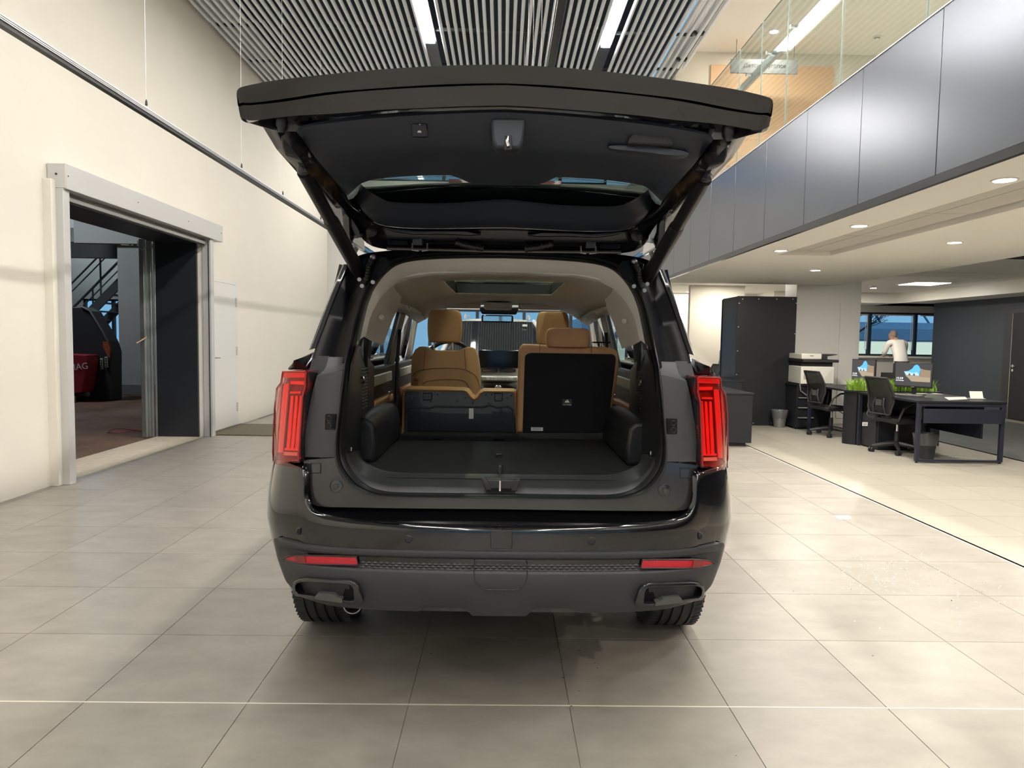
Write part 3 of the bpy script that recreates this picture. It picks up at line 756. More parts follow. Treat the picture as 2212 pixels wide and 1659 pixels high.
# --- aperture face: painted lower panel, plastic covers, seal, pillars
def ring(pts, k=4): return cr([Vector(p) for p in pts], k)
pin = ring([(0.002,2.469,0.813),(-0.307,2.469,0.813),(-0.434,2.469,0.818),(-0.492,2.469,0.834),(-0.538,2.472,0.862),(-0.57,2.476,0.902),(-0.583,2.48,0.946)])
pout = ring([(0.003,2.47,0.772),(-0.307,2.47,0.771),(-0.523,2.47,0.772),(-0.646,2.47,0.776),(-0.674,2.471,0.808),(-0.689,2.475,0.871),(-0.694,2.481,0.936)])
pout2 = [p + Vector((0, .03, -.004)) for p in pout]
def half_full(rows): return [[Vector((-p.x, p.y, p.z)) for p in r[:0:-1]] + [Vector(p) for p in r] for r in rows]
for r in (pin, pout, pout2): r[0].x = 0
pl = MB().grid(half_full([pin, pout, pout2])).build('tail_panel', panel_paint, car, smooth=35)
gut = ring([(0.004,2.372,0.734),(-0.295,2.377,0.732),(-0.523,2.396,0.732),(-0.647,2.425,0.733),(-0.691,2.444,0.749),(-0.714,2.46,0.787),(-0.705,2.461,0.874),(-0.702,2.465,0.938)]); gut[0].x = 0
p3 = resample(pout2, len(gut)); p3[0].x = 0
mid = [a.lerp(b_, .5) + Vector((0, .012, -.012)) for a, b_ in zip(p3, gut)]; mid[0].x = 0
MB().grid(half_full([p3, mid, gut, [g + Vector((0, .02, -.02)) for g in gut]])).build('sill_step', mat('sill_black', (.004, .004, .005), .12, spec=.4), car, smooth=60)
for s in (1, -1):
    q = [Vector((s * p[0], p[1] - .0015, p[2])) for p in [(-0.669,2.478,0.925),(-0.633,2.478,0.926),(-0.633,2.475,0.893),(-0.667,2.475,0.891)]]
    MB().tube(q + [q[0]], .0016, 5, False).build('patch_seam', black_matte, pl)
    p = Vector([(-0.578,2.471,0.847)][0]); p.x *= s
    bo = MB().lathe([(.024, .004), (.024, -.002), (.0205, -.002), (.0205, .006), (.020, .001), (.009, -.001), (.008, -.004), (.001, -.004)], 28, p, 'y').build('buffer_cap', panel_paint, pl, smooth=30)
    MB().lathe([(.0245, 0), (.0215, -.0028), (.0205, .003)], 28, p, 'y').build('cap_recess', black_matte, bo)
# plastic covers beside the opening
ci = ring([(-0.583,2.478,0.947),(-0.579,2.487,1.041),(-0.57,2.499,1.171),(-0.562,2.508,1.252)])
co = ring([(-0.688,2.476,0.948),(-0.687,2.485,1.042),(-0.67,2.496,1.158),(-0.652,2.503,1.233)])
co2 = [p + Vector((0, .035, 0)) for p in co]
up_i = ring([(-0.566,2.524,1.251),(-0.564,2.54,1.276),(-0.563,2.555,1.298)]); up_o = ring([(-0.654,2.524,1.235),(-0.631,2.528,1.255),(-0.624,2.556,1.297)])
st_i = ring([(-0.664,2.548,1.231),(-0.635,2.553,1.254),(-0.629,2.583,1.3)]); st_o = ring([(-0.701,2.559,1.243),(-0.695,2.561,1.251),(-0.69,2.592,1.299)])
edge_o = ring([(-0.692,2.436,0.953),(-0.687,2.433,1.048),(-0.678,2.432,1.17),(-0.666,2.43,1.249)])
for s in (1, -1):
    f = lambda q: [Vector((s * p.x, p.y, p.z)) for p in q]
    MB().grid([f(co2), f(co), f(ci)]).build('corner_cover', cover_grey, car, smooth=35)
    MB().grid([f(up_i), f(up_o), f([p + Vector((0, .05, 0)) for p in up_o])]).build('upper_cover', cover_grey, car, smooth=35)
    a, c2 = co[-1], ci[-1]; e, g = up_o[0], up_i[0]
    MB().grid([f([a, a.lerp(c2, .5), c2]), f([e, e.lerp(g, .5), g + Vector((0, .002, .003))])]).build('cover_step', cover_grey, car, smooth=0)
    eo = resample(edge_o, len(co))
    MB().grid([f(eo), f([(p + q) / 2 + Vector((0, .045, 0)) for p, q in zip(eo, co2)]), f(co2)]).build('gutter_cover', trim_dark, car, smooth=50)
    MB().grid([f(st_o), f(resample(st_i, len(st_o)))]).build('gutter_top', trim_dark, car, smooth=50)
    b0 = [Vector((s * p[0], p[1], p[2])) for p in [(-0.619,2.489,1.099),(-0.58,2.489,1.1),(-0.584,2.483,1.043),(-0.621,2.483,1.043)]]
    y0 = b0[0].y
    bs = MB().prism([(p.x, p.z) for p in b0], y0 - .004, y0 + .02, 'y').build('bump_stop', gloss_black, car, smooth=0, bevel=.003)
    for zz in (.28, .72):
        q = b0[0].lerp(b0[3], zz) * .62 + b0[1].lerp(b0[2], zz) * .38
        MB().lathe([(.011, -.0075), (.0095, -.009), (.008, -.004), (.001, -.003)], 16, (q.x, y0, q.z), 'y').build('screw_hole', cover_grey, bs)
    for k in range(5):
        q = b0[0].lerp(b0[1], .68 + .065 * k); w = b0[3].lerp(b0[2], .68 + .065 * k)
        MB().tube([(q.x, y0 - .005, q.z - .006), (w.x, y0 - .005, w.z + .006)], .0012, 4).build('rib', trim_dark, bs)
    # black painted pillar beside the opening, quarter glass strip, roof channel
    pi_ = ring([(-0.558,2.526,1.276),(-0.554,2.569,1.341),(-0.548,2.62,1.419),(-0.533,2.682,1.512),(-0.512,2.725,1.578),(-0.479,2.756,1.625),(-0.437,2.781,1.662),(-0.375,2.798,1.688),(-0.266,2.809,1.705),(-0.011,2.817,1.718)], 3)
    po_ = ring([(-0.688,2.584,1.294),(-0.685,2.606,1.327),(-0.669,2.668,1.422),(-0.647,2.739,1.529),(-0.618,2.816,1.646),(-0.587,2.841,1.684),(-0.531,2.855,1.705),(-0.384,2.865,1.723),(-0.272,2.865,1.732),(-0.012,2.865,1.742)], 3)
    pm_ = [(p + q) / 2 + Vector((0, .035, -.004)) for p, q in zip(pi_, po_)]
    MB().grid([f(pi_), f([p.lerp(q, .5) for p, q in zip(pi_, pm_)]), f(pm_), f(po_)]).build('rear_pillar', jamb, car, smooth=50)
    ta = ring([(-0.706,2.601,1.32),(-0.689,2.655,1.402),(-0.663,2.739,1.529),(-0.632,2.821,1.654)], 3); tb = ring([(-0.684,2.6,1.326),(-0.666,2.653,1.406),(-0.641,2.734,1.529),(-0.607,2.816,1.654)], 3)
    ot = [p + Vector((.0, .25, .015)) for p in ta]
    MB().grid([f(tb), f([p.lerp(q, .5) + Vector((-.004, -.006, 0)) for p, q in zip(ta, tb)]), f(ta), f(ot)]).build('quarter_trim', mat('quarter_gloss', (.016, .016, .018), .18, coat=.6), car, smooth=50)
    sh_ = [(-0.792,2.6,1.246),(-0.763,2.6,1.276),(-0.732,2.6,1.301),(-0.702,2.6,1.319),(-0.692,2.6,1.297),(-0.709,2.6,1.249)]
    q = [Vector(p) for p in sh_]
    q[2].y += .06; q[3].y += .1
    fq = f(q); bk = [p + Vector((s * -.05 * (i < 4), .45, -.01)) for i, p in enumerate(fq)]
    n = len(fq)
    MB().add(fq + bk, [tuple(range(n))] + [(i, (i + 1) % n, (i + 1) % n + n, i + n) for i in range(n)]).build('rear_shoulder', paint, car, smooth=0, bevel=.012, seg=3)
    # gas strut foot, bulb-like ball stud with ribbed boot, bracket bolts
    by = 2.70
    p = [(-0.492,1.67),(-0.508,1.636),(-0.513,1.61),(-0.518,1.586)]
    MB().ball((s * p[0][0], by, p[0][1]), .012, seg=12).build('ball_stud', steel, car)
    path = [Vector((s * a_[0], by, a_[1])) for a_ in p]
    pts = resample(path, 17)
    MB().tube(pts, [.011 if k % 2 else .008 for k in range(17)], 10).build('rubber_boot', rubber, car)
    for (px_, pz_) in [(-0.528,1.56),(-0.538,1.584),(-0.488,1.575)]:
        MB().cyl((s * px_, 2.68, pz_), .008, -.01, 'y', 8).build('bolt', steel, car)
    br = [(-0.536,1.664),(-0.515,1.678),(-0.454,1.678),(-0.433,1.655),(-0.454,1.613),(-0.506,1.574),(-0.531,1.595)]
    MB().prism([(s * a_[0], a_[1]) for a_ in br], 2.735, 2.75, 'y').build('hinge_bracket', jamb, car, smooth=0, bevel=.003)
    mt_ = [(-0.694,1.303),(-0.677,1.303)]
# seal around the opening: double lip
so = ring([(0.002,2.469,0.813),(-0.307,2.469,0.813),(-0.434,2.469,0.818),(-0.492,2.469,0.834),(-0.538,2.472,0.862),(-0.57,2.476,0.902),(-0.584,2.48,0.947),(-0.585,2.485,1),(-0.579,2.491,1.057),(-0.567,2.501,1.171),(-0.558,2.526,1.276),(-0.554,2.569,1.341),(-0.548,2.62,1.419),(-0.533,2.682,1.512),(-0.512,2.725,1.578),(-0.479,2.756,1.625),(-0.437,2.781,1.662),(-0.375,2.798,1.688),(-0.266,2.809,1.705),(-0.011,2.817,1.718)], 4)
si = ring([(0.002,2.495,0.822),(-0.299,2.495,0.821),(-0.402,2.495,0.824),(-0.461,2.496,0.838),(-0.498,2.498,0.862),(-0.535,2.502,0.904),(-0.555,2.506,0.948),(-0.561,2.512,1.005),(-0.561,2.516,1.054),(-0.552,2.527,1.169),(-0.544,2.552,1.275),(-0.533,2.595,1.341),(-0.526,2.647,1.42),(-0.515,2.704,1.507),(-0.493,2.744,1.567),(-0.458,2.777,1.617),(-0.413,2.801,1.654),(-0.334,2.815,1.674),(-0.198,2.822,1.684),(-0.011,2.824,1.688)], 4)
for r in (so, si): r[0].x = 0; r[-1].x = 0
def loop(h): return [Vector(p) for p in h] + [Vector((-p.x, p.y, p.z)) for p in h[-2:0:-1]]
def blend(t, dy): return [p.lerp(q, t) + Vector((0, dy, 0)) for p, q in zip(so, si)]
MB().grid([loop(blend(t, d)) for t, d in ((0, 0), (.08, -.018), (.3, -.024), (.48, -.016), (.55, -.008), (.65, -.018), (.85, -.016), (1, 0), (1.02, .04))], True).build('door_seal', rubber, car, smooth=60)

# --- tail lamps
BARS = [[(-0.731,2.462,1.164),(-0.72,2.453,1.164),(-0.725,2.458,1.092),(-0.732,2.463,1.026),(-0.737,2.467,0.977),(-0.752,2.479,0.975),(-0.747,2.474,1.024),(-0.74,2.469,1.09)],[(-0.711,2.447,1.165),(-0.7,2.438,1.166),(-0.706,2.443,1.093),(-0.713,2.448,1.028),(-0.719,2.452,0.979),(-0.733,2.464,0.977),(-0.727,2.459,1.027),(-0.72,2.454,1.092)],[(-0.691,2.431,1.167),(-0.683,2.429,1.167),(-0.688,2.43,1.095),(-0.695,2.434,1.031),(-0.7,2.438,0.982),(-0.714,2.449,0.98),(-0.708,2.444,1.029),(-0.701,2.439,1.094)]]
lo = [(-0.665,2.426,1.251),(-0.763,2.49,1.245),(-0.773,2.507,1.207),(-0.804,2.557,1.183),(-0.822,2.587,1.11),(-0.858,2.683,1.012),(-0.873,2.72,0.926),(-0.872,2.72,0.889),(-0.693,2.432,0.946),(-0.687,2.43,1.047),(-0.678,2.428,1.165),(-0.668,2.426,1.199),(-0.668,2.426,1.22)]
def lampshape(q, off, s): return [Vector((s * p[0], p[1] + off, p[2])) for p in q]
def tl_y(x): return interp(abs(x), [(.60, 2.415), (.69, 2.43), (.725, 2.453), (.76, 2.485), (.80, 2.538), (.83, 2.60), (.87, 2.72)])
LI = resample([(-0.665,2.426,1.251),(-0.668,2.426,1.223),(-0.669,2.427,1.199),(-0.678,2.428,1.165),(-0.687,2.43,1.047),(-0.693,2.432,0.946)], 12)
LO = resample([(-0.763,2.49,1.245),(-0.773,2.507,1.207),(-0.804,2.557,1.183),(-0.822,2.587,1.11),(-0.858,2.683,1.012),(-0.873,2.72,0.926),(-0.872,2.72,0.889)], 12)
def lampface(off, s, n=8):
    rows = []
    for p, q in zip(LI, LO):
        r = []
        for k in range(n):
            w = p.lerp(q, k / (n - 1)); r.append(Vector((s * w.x, tl_y(w.x) + off, w.z)))
        rows.append(r)
    return rows
for s in (1, -1):
    F, Bk = lampshape(lo, -.012, s), lampshape(lo, .16, s)
    n = len(F)
    lp_ = MB().grid([Bk, F], True); 
    lobj = MB().grid([Bk, lampshape(lo, .014, s)], True).grid(lampface(.014, s)).build('tail_lamp', red_dark, car, smooth=0, label='wrap-around red tail lamp with vertical light bars')
    def bar(pts, name, m, o=-.004):
        q = lampshape(pts, o, s); r = lampshape(pts, o + .02, s); k = len(q)
        MB().add(q + r, [tuple(range(k))] + [(i, (i + 1) % k, (i + 1) % k + k, i + k) for i in range(k)]).build(name, m, lobj, smooth=0)
    bar([(-0.766,2.495,1.243),(-0.67,2.427,1.247),(-0.671,2.427,1.23),(-0.77,2.501,1.224)], 'top_bar', red_bright)
    bar([(-0.765,2.493,1.203),(-0.739,2.469,1.205),(-0.75,2.477,1.122),(-0.76,2.486,1.039),(-0.773,2.506,0.959),(-0.81,2.567,0.948),(-0.799,2.549,1.03),(-0.784,2.525,1.116)], 'outer_bar', red_bright)
    bar([(-0.793,2.54,1.185),(-0.777,2.512,1.2),(-0.791,2.536,1.115),(-0.809,2.566,1.028),(-0.822,2.588,0.935),(-0.854,2.67,0.92),(-0.823,2.589,1.025),(-0.811,2.569,1.112)], 'edge_bar', mat('lamp_edge', (.75, .16, .11), .3))
    for k in range(3):
        bar(BARS[k], 'light_bar', red_bright)
    bar([(-0.733,2.464,1.215),(-0.673,2.427,1.216),(-0.673,2.427,1.205),(-0.733,2.464,1.204)], 'reflector_cell', red_bright)
    bar([(-0.735,2.465,1.178),(-0.688,2.43,1.181),(-0.688,2.43,1.175),(-0.735,2.465,1.171)], 'reflector_cell', red_bright)
    bar([(-0.763,2.489,0.976),(-0.697,2.435,0.984),(-0.697,2.435,0.977),(-0.763,2.49,0.969)], 'reflector_cell', red_bright)
    bar([(-0.768,2.498,0.962),(-0.703,2.44,0.97),(-0.703,2.44,0.958),(-0.768,2.498,0.95)], 'reverse_lamp', lamp_white)
    lens = lampshape(lo, -.016, s)
    MB().grid(lampface(-.016, s)).build('lens', lens_red, lobj, smooth=60)
    rim = MB().tube(lens + [lens[0]], .004, 6, False).build('lamp_rim', mat('lamp_rim_red', (.28, .02, .02), .15), lobj)
    foot = [(-0.871,2.719,0.891),(-0.693,2.432,0.947),(-0.693,2.432,0.936),(-0.821,2.586,0.901)]
    bar(foot, 'lamp_foot', trim_dark, -.006)

# --- wheels
def wheel(x, y, s):
    R = .375
    prof = [(.235, -.125), (.27, -.128), (.32, -.132), (.350, -.122), (.366, -.108)]
    for gx_ in (-.066, -.024, .020, .062):
        prof += [(.3745, gx_ - .006), (.366, gx_ - .0055), (.366, gx_ + .0055), (.3745, gx_ + .006)]
    prof = [(r, h) for r, h in prof[:5]] + prof[5:] + [(.366, .108), (.350, .122), (.32, .132), (.27, .128), (.235, .125)]
    w = MB().lathe([(r, h * s) for r, h in prof], 72, (x, y, R), 'x').build('wheel', tire_m, car, smooth=35, label='black tyre with four tread grooves')
    b = MB()
    for k in range(72):
        for g in (-1, 1):
            q = 2 * PI * k / 72; m = Matrix.Translation((x + g * .098, y, R)) @ Matrix.Rotation(q, 4, 'X')
            b.box(-.016, .016, -.0045, .0045, .360, .3745, m)
    b.build('tread_block', tire_m, w, smooth=0, kind='stuff', fix=False)
    MB().lathe([(.238, -.12), (.238, .12), (.225, .11), (.21, .02), (.20, -.05), (.225, -.12)], 40, (x, y, R), 'x').build('rim', dark_metal, w)
    for k in range(5):
        m = Matrix.Translation((x + s * .07, y, R)) @ Matrix.Rotation(2 * PI * k / 5, 4, 'X')
        MB().box(-.015, .015, -.03, .03, .03, .225, m).build('spoke', alu, w, bevel=.006)
    MB().cyl((x + s * .05, y, R), .06, s * .04, 'x').build('hub', dark_metal, w)
    MB().cyl((x - s * .05, y, R), .16, s * .03, 'x').build('brake_disc', steel, w)
for s in (-1, 1):
    wheel(s * .80, 3.42, s); wheel(s * .80, 6.38, s)
MB().tube([(-.68, 3.42, .375), (.68, 3.42, .375)], .05, 10).build('axle', black_matte, car)
bx('underbody', black_matte, -.78, .78, 2.95, 7.0, .30, .46, car)

# --- body shell: sides, roof, bonnet, front, seen only from a step aside
def side_x(y, z):
    base = interp(y, [(2.85, .915), (3.4, .96), (4.5, .965), (6, .955), (6.9, .90), (7.25, .78)])
    return base * interp(z, [(.40, .95), (.60, .985), (.85, 1.0), (1.10, .97), (1.18, .93), (1.235, .88)])
ysd = [2.85, 3.1, 3.4, 3.9, 4.5, 5.2, 5.8, 6.3, 6.7, 7.0, 7.22]; zsd = [.42, .5, .6, .72, .85, 1.0, 1.12, 1.20, 1.235]
for s in (-1, 1):
    rows = []
    for z in zsd:
        r = []
        for y in ysd:
            zz = z if y < 5.8 else min(z, interp(y, [(5.8, 1.235), (7.22, .98)]))
            if abs(y - 3.4) < .25 or abs(y - 6.3) < .12: zz = max(zz, .78 if z < .78 else zz)
            r.append((s * side_x(y, zz), y, zz))
        rows.append(r)
    MB().grid(rows).build('body_side', paint, car, smooth=60, solid=.02, offset=-1)
    for k, (y0, y1, zl) in enumerate(((2.98, 3.62, 1.25), (3.70, 4.62, 1.22), (4.72, 5.55, 1.22))):
        xt = .66
        P = [(s * (.79 if k == 0 else .87), y0, zl), (s * .87, y1, zl), (s * .66, y1 - (.0 if k < 2 else .22), 1.63), (s * .66, y0 + (.06 if k == 0 else 0), 1.63)]
        MB().add(P, [(0, 1, 2, 3)]).build('side_window', front_glass if k == 2 else side_glass, car, smooth=0)
    for y0, y1 in ((2.9, 3.0), (3.60, 3.72), (4.60, 4.74)):
        xb_ = .76 if y0 < 3 else .875
        MB().add([(s * xb_, y0, 1.23), (s * xb_, y1, 1.23), (s * .655, y1, 1.66), (s * .655, y0, 1.66)], [(0, 1, 2, 3)]).build('pillar', gloss_black, car, smooth=0, solid=.02)
    MB().tube([(s * .86, 6.05, 1.22), (s * .78, 5.75, 1.40), (s * .69, 5.25, 1.66), (s * .66, 5.0, 1.71)], .035, 8).build('windscreen_pillar', paint, car)
    MB().tube([(s * .63, 2.95, 1.70), (s * .63, 3.1, 1.765), (s * .63, 4.7, 1.775), (s * .63, 4.9, 1.73)], .014, 8).build('roof_rail', gloss_black, car)
    MB().ball((s * 1.04, 5.5, 1.19), .10, .06, .075).build('door_mirror', paint, car)
SX = .30; SY0, SY1 = 3.47, 4.52
b = MB()
def roofz(x, y): return 1.735 - .05 * (abs(x) / .68) ** 3 - interp(y, [(2.82, .03), (3.3, 0), (4.6, 0), (5.15, .05)])
ry = [2.84, 3.1, SY0 - .05, SY1 + .05, 4.9, 5.18]; rxs = [-.69, -.6, -SX - .05, -.1, .1, SX + .05, .6, .69]
rows = [[(x * (.90 if y < 2.9 else 1), y, roofz(x, y)) for x in rxs] for y in ry]
fs = []; o = len(rxs)
vs = [p for r in rows for p in r]
for j in range(len(ry) - 1):
    for i in range(o - 1):
        if j == 2 and 2 <= i <= 4: continue
        fs.append((j * o + i, j * o + i + 1, (j + 1) * o + i + 1, (j + 1) * o + i))
MB().add(vs, fs).build('roof', paint, car, smooth=60, solid=.02, offset=-1)
MB().box(-SX - .05, SX + .05, SY0 - .05, SY1 + .05, 1.722, 1.730).build('sunroof_glass', roof_glass, car, smooth=0)
MB().grid([[(x, y, z) for x in (-.8, -.3, .3, .8)] for y, z in ((6.0, 1.20), (6.5, 1.16), (7.0, 1.06), (7.28, .90))]).build('bonnet', paint, car, smooth=60, solid=.02, offset=-1)
MB().grid([[(-.88, 7.0, z), (-.6, 7.3, z), (0, 7.36, z), (.6, 7.3, z), (.88, 7.0, z)] for z in (.35, .6, .9, .98)]).build('front_bumper', paint, car, smooth=60, solid=.02)

# --- interior
ceil_z = lambda x, y: 1.655 - .10 * (abs(x) / .56) ** 4 - interp(y, [(2.9, .012), (3.3, .0), (4.6, .0), (5.3, .035)])
hx = [-.56, -.5, -.40, -SX, -.1, .1, SX, .40, .5, .56]; hy = [2.92, 3.1, SY0, SY1, 4.9, 5.3]
rows = [[(x, y, ceil_z(x, y)) for x in hx] for y in hy]; fs = []; o = len(hx)
for j in range(len(hy) - 1):
    for i in range(o - 1):
        if j == 2 and 3 <= i <= 5: continue
        fs.append((j * o + i, j * o + i + 1, (j + 1) * o + i + 1, (j + 1) * o + i))
hl = MB().add([p for r in rows for p in r], fs).build('headliner', head_m, car, smooth=60, solid=.015, offset=1)
b = MB(); e = .03
b.box(-SX - e, -SX, SY0 - e, SY1 + e, 1.655, 1.715); b.box(SX, SX + e, SY0 - e, SY1 + e, 1.655, 1.715); b.box(-SX, SX, SY1, SY1 + e, 1.655, 1.715); b.box(-SX, SX, SY0 - e, SY0, 1.655, 1.715)
b.build('sunroof_frame', black_matte, hl, smooth=0)
# pale trim band just inside the seal, above the belt
ba = ring([(p.x, p.y, p.z) for p in []] or [(-0.532,2.6,1.341),(-0.527,2.652,1.42),(-0.516,2.709,1.507),(-0.494,2.75,1.568),(-0.459,2.782,1.617),(-0.414,2.807,1.654),(-0.334,2.82,1.675),(-0.199,2.827,1.685),(-0.011,2.829,1.688)], 4)
bb = ring([(-0.533,2.736,1.372),(-0.529,2.779,1.439),(-0.517,2.811,1.487),(-0.488,2.853,1.55),(-0.451,2.881,1.593),(-0.389,2.903,1.625),(-0.298,2.911,1.639),(-0.167,2.914,1.642),(-0.01,2.915,1.645)], 4)
bc = ring([(-0.54,2.806,1.372),(-0.532,2.851,1.441),(-0.518,2.883,1.49),(-0.487,2.921,1.547),(-0.444,2.948,1.589),(-0.38,2.969,1.62),(-0.286,2.979,1.636),(-0.17,2.983,1.642),(-0.01,2.985,1.644)], 4)
for r in (ba, bb, bc): r[-1].x = 0
full = lambda r: [Vector(p) for p in r] + [Vector((-p.x, p.y, p.z)) for p in r[-2::-1]]
MB().grid([full(ba), full([p.lerp(q, .5) + Vector((0, 0, .006)) for p, q in zip(ba, bb)]), full(bb), full(bc)]).build('tailgate_trim_band', head_m, car, smooth=60, label='pale fabric trim band around the opening')
TR = resample(bc, 24)
for s in (1, -1):
    f = lambda q: [Vector((s * p[0], p[1], p[2])) for p in q]
    # grey-beige quarter trim between band and quarter window
    u0 = [(-0.575,2.95,1.372),(-0.56,2.95,1.443),(-0.537,2.95,1.493),(-0.499,2.95,1.552),(-0.454,2.95,1.598)]
    u1 = [(-0.554,3.3,1.333),(-0.532,3.3,1.393),(-0.511,3.3,1.453),(-0.482,3.3,1.513),(-0.469,3.3,1.56)]
    u2 = [(-0.56,3.34,1.332),(-0.539,3.34,1.393),(-0.517,3.34,1.454),(-0.487,3.34,1.515),(-0.475,3.34,1.562)]
    qt = MB().grid([f(u0), f([Vector(a_).lerp(Vector(c_), .5) + Vector((-.012, 0, 0)) for a_, c_ in zip(u0, u1)]), f(u1)]).build('quarter_trim_panel', trim_beige, car, smooth=60)
    p = [(-0.53,3.12,1.456)][0]
    MB().lathe([(.012, 0), (.012, -.006), (.008, -.008), (.001, -.004)], 14, (s * p[0] - s * -.002, p[1] - .02, p[2]), 'y').build('coat_hook', trim_beige, qt)
    cz = [Vector((s * .55, y, ceil_z(.55, y))) for y in (2.95, 3.3, 3.8, 4.6, 5.3)]
    # cant rail: headliner edge down to the window tops
    MB().grid([[Vector((s * .56, y, ceil_z(.56, y))) for y in hy], [Vector((s * .635, y, interp(y, [(2.9, 1.50), (3.4, 1.52), (4.5, 1.53), (5.3, 1.48)]))) for y in hy]]).build('cant_rail', trim_beige, car, smooth=60, solid=.01)
    # pillars
    for y0, y1, xb, zb in ((3.58, 3.74, .735, 1.22), (4.58, 4.74, .735, 1.20)):
        MB().grid([[Vector((s * .655, y0, 1.54)), Vector((s * .64, (y0 + y1) / 2, 1.54)), Vector((s * .655, y1, 1.54))], [Vector((s * .70, y0 - .01, 1.36)), Vector((s * .685, (y0 + y1) / 2, 1.36)), Vector((s * .70, y1, 1.36))], [Vector((s * xb, y0 - .05, zb)), Vector((s * (xb - .015), (y0 + y1) / 2, zb)), Vector((s * xb, y1, zb))]]).build('inner_pillar', trim_beige, car, smooth=60, solid=.02)
        MB().grid([[Vector((s * .66, y0 - .07, 1.54)), Vector((s * .66, y0, 1.54))], [Vector((s * .74, y0 - .12, zb)), Vector((s * .74, y0 - .05, zb))]]).build('window_seal', rubber, car, smooth=0, solid=.02)
        MB().tube([(s * .66, y0 - .015, 1.42), (s * .675, y0 - .03, 1.2), (s * .68, y0 - .03, .95)], .012, 6).build('seat_belt', black_matte, car)
    MB().grid([[Vector((s * .66, 5.28, 1.52)), Vector((s * .62, 5.2, 1.53))], [Vector((s * .82, 6.0, 1.17)), Vector((s * .77, 5.95, 1.17))]]).build('windscreen_pillar_trim', trim_beige, car, smooth=0, solid=.02)
    for y in (3.45, 4.15, 5.0):
        z = ceil_z(.5, y) - .03
        g = MB().tube([(s * .575, y - .09, z), (s * .555, y - .06, z - .025), (s * .55, y, z - .035), (s * .555, y + .06, z - .025), (s * .575, y + .09, z)], .011, 8).build('grab_handle', trim_beige, car)
    # door linings and rear side linings
    bx('door_lining', trim_dark, min(s * .70, s * .76), max(s * .70, s * .76), 3.62, 5.9, .5, 1.20, car, bevel=.01)
    for y in (3.75, 4.8):
        dl = MB().box(min(s * .67, s * .71), max(s * .67, s * .71), y, y + .62, .98, 1.03).build('armrest', tan, car, bevel=.015)
        MB().box(min(s * .69, s * .705), max(s * .69, s * .705), y + .02, y + .7, 1.10, 1.16).build('door_inlay', dash_light, car, bevel=.006)
        MB().box(min(s * .665, s * .675), max(s * .665, s * .675), y + .45, y + .55, 1.03, 1.05).build('window_switch', chrome, dl, bevel=.003)
    # cargo side lining: upper wall, wheel box, loudspeaker slots
    w0 = [(-0.564,2.53,0.947),(-0.565,2.53,1.002),(-0.564,2.53,1.052),(-0.552,2.53,1.169),(-0.539,2.53,1.276),(-0.518,2.53,1.342)]
    w1 = [(-.565, 2.80, .86), (-.565, 2.80, .95), (-.565, 2.80, 1.02), (-.57, 2.85, 1.12), (-.58, 2.9, 1.24), (-.60, 2.95, 1.33)]
    w2 = [(-.60, 3.30, .86), (-.60, 3.30, .95), (-.60, 3.30, 1.02), (-.61, 3.30, 1.12), (-.63, 3.30, 1.22), (-.66, 3.30, 1.33)]
    MB().grid([f(w0), f(w1), f(w2), f([(-.66, 3.66, z) for z in (.86, .95, 1.02, 1.1, 1.16, 1.22)])]).build('cargo_side', cargo_dark, car, smooth=60)
    pts = [(-.63, .86), (-.63, 1.03), (-.585, 1.045), (-.54, 1.04), (-.515, 1.015), (-.505, .94), (-.51, .86)]
    MB().prism([(s * a_, c_) for a_, c_ in pts], 2.86, 3.55, 'y').build('wheel_box', cargo_dark, car, bevel=.022, seg=3)
    for k in range(13):
        z = 1.075 + .0135 * k
        MB().box(min(s * -.602, s * -.572), max(s * -.602, s * -.572), 2.93 + .002 * k, 3.02, z, z + .004).build('speaker_slot', steel if s > 0 else trim_dark, car)
    p = [(-0.577,2.66,0.94)][0]
    MB().tube([(s * (p[0] - .01), 2.66, p[2] + .02), (s * (p[0] + .012), 2.655, p[2] + .015), (s * (p[0] + .012), 2.655, p[2] - .02), (s * (p[0] - .008), 2.66, p[2] - .025)], .004, 6).build('tie_down', chrome, car)
    MB().tube([(s * -.585, 2.92, 1.20), (s * -.57, 2.91, 1.205), (s * -.565, 2.91, 1.19), (s * -.575, 2.92, 1.18)], .005, 6).build('bag_hook', chrome, car)
    # third row belts hanging at the quarter window
    MB().tube([(s * -.635, 3.25, 1.45), (s * -.625, 3.24, 1.43), (s * -.63, 3.28, 1.2), (s * -.63, 3.3, 1.02), (s * -.62, 3.3, .98)], .010, 6).build('seat_belt', black_matte, car)
    MB().box(min(s * -.65, s * -.60), max(s * -.65, s * -.60), 3.24, 3.27, 1.44, 1.47).build('belt_guide', trim_dark, car, bevel=.006)
    MB().lathe([(.001, 0), (.016, .004), (.016, .02), (.001, .024)], 12, (s * -.63, 3.28, 1.085)).build('belt_stop', chrome, car)
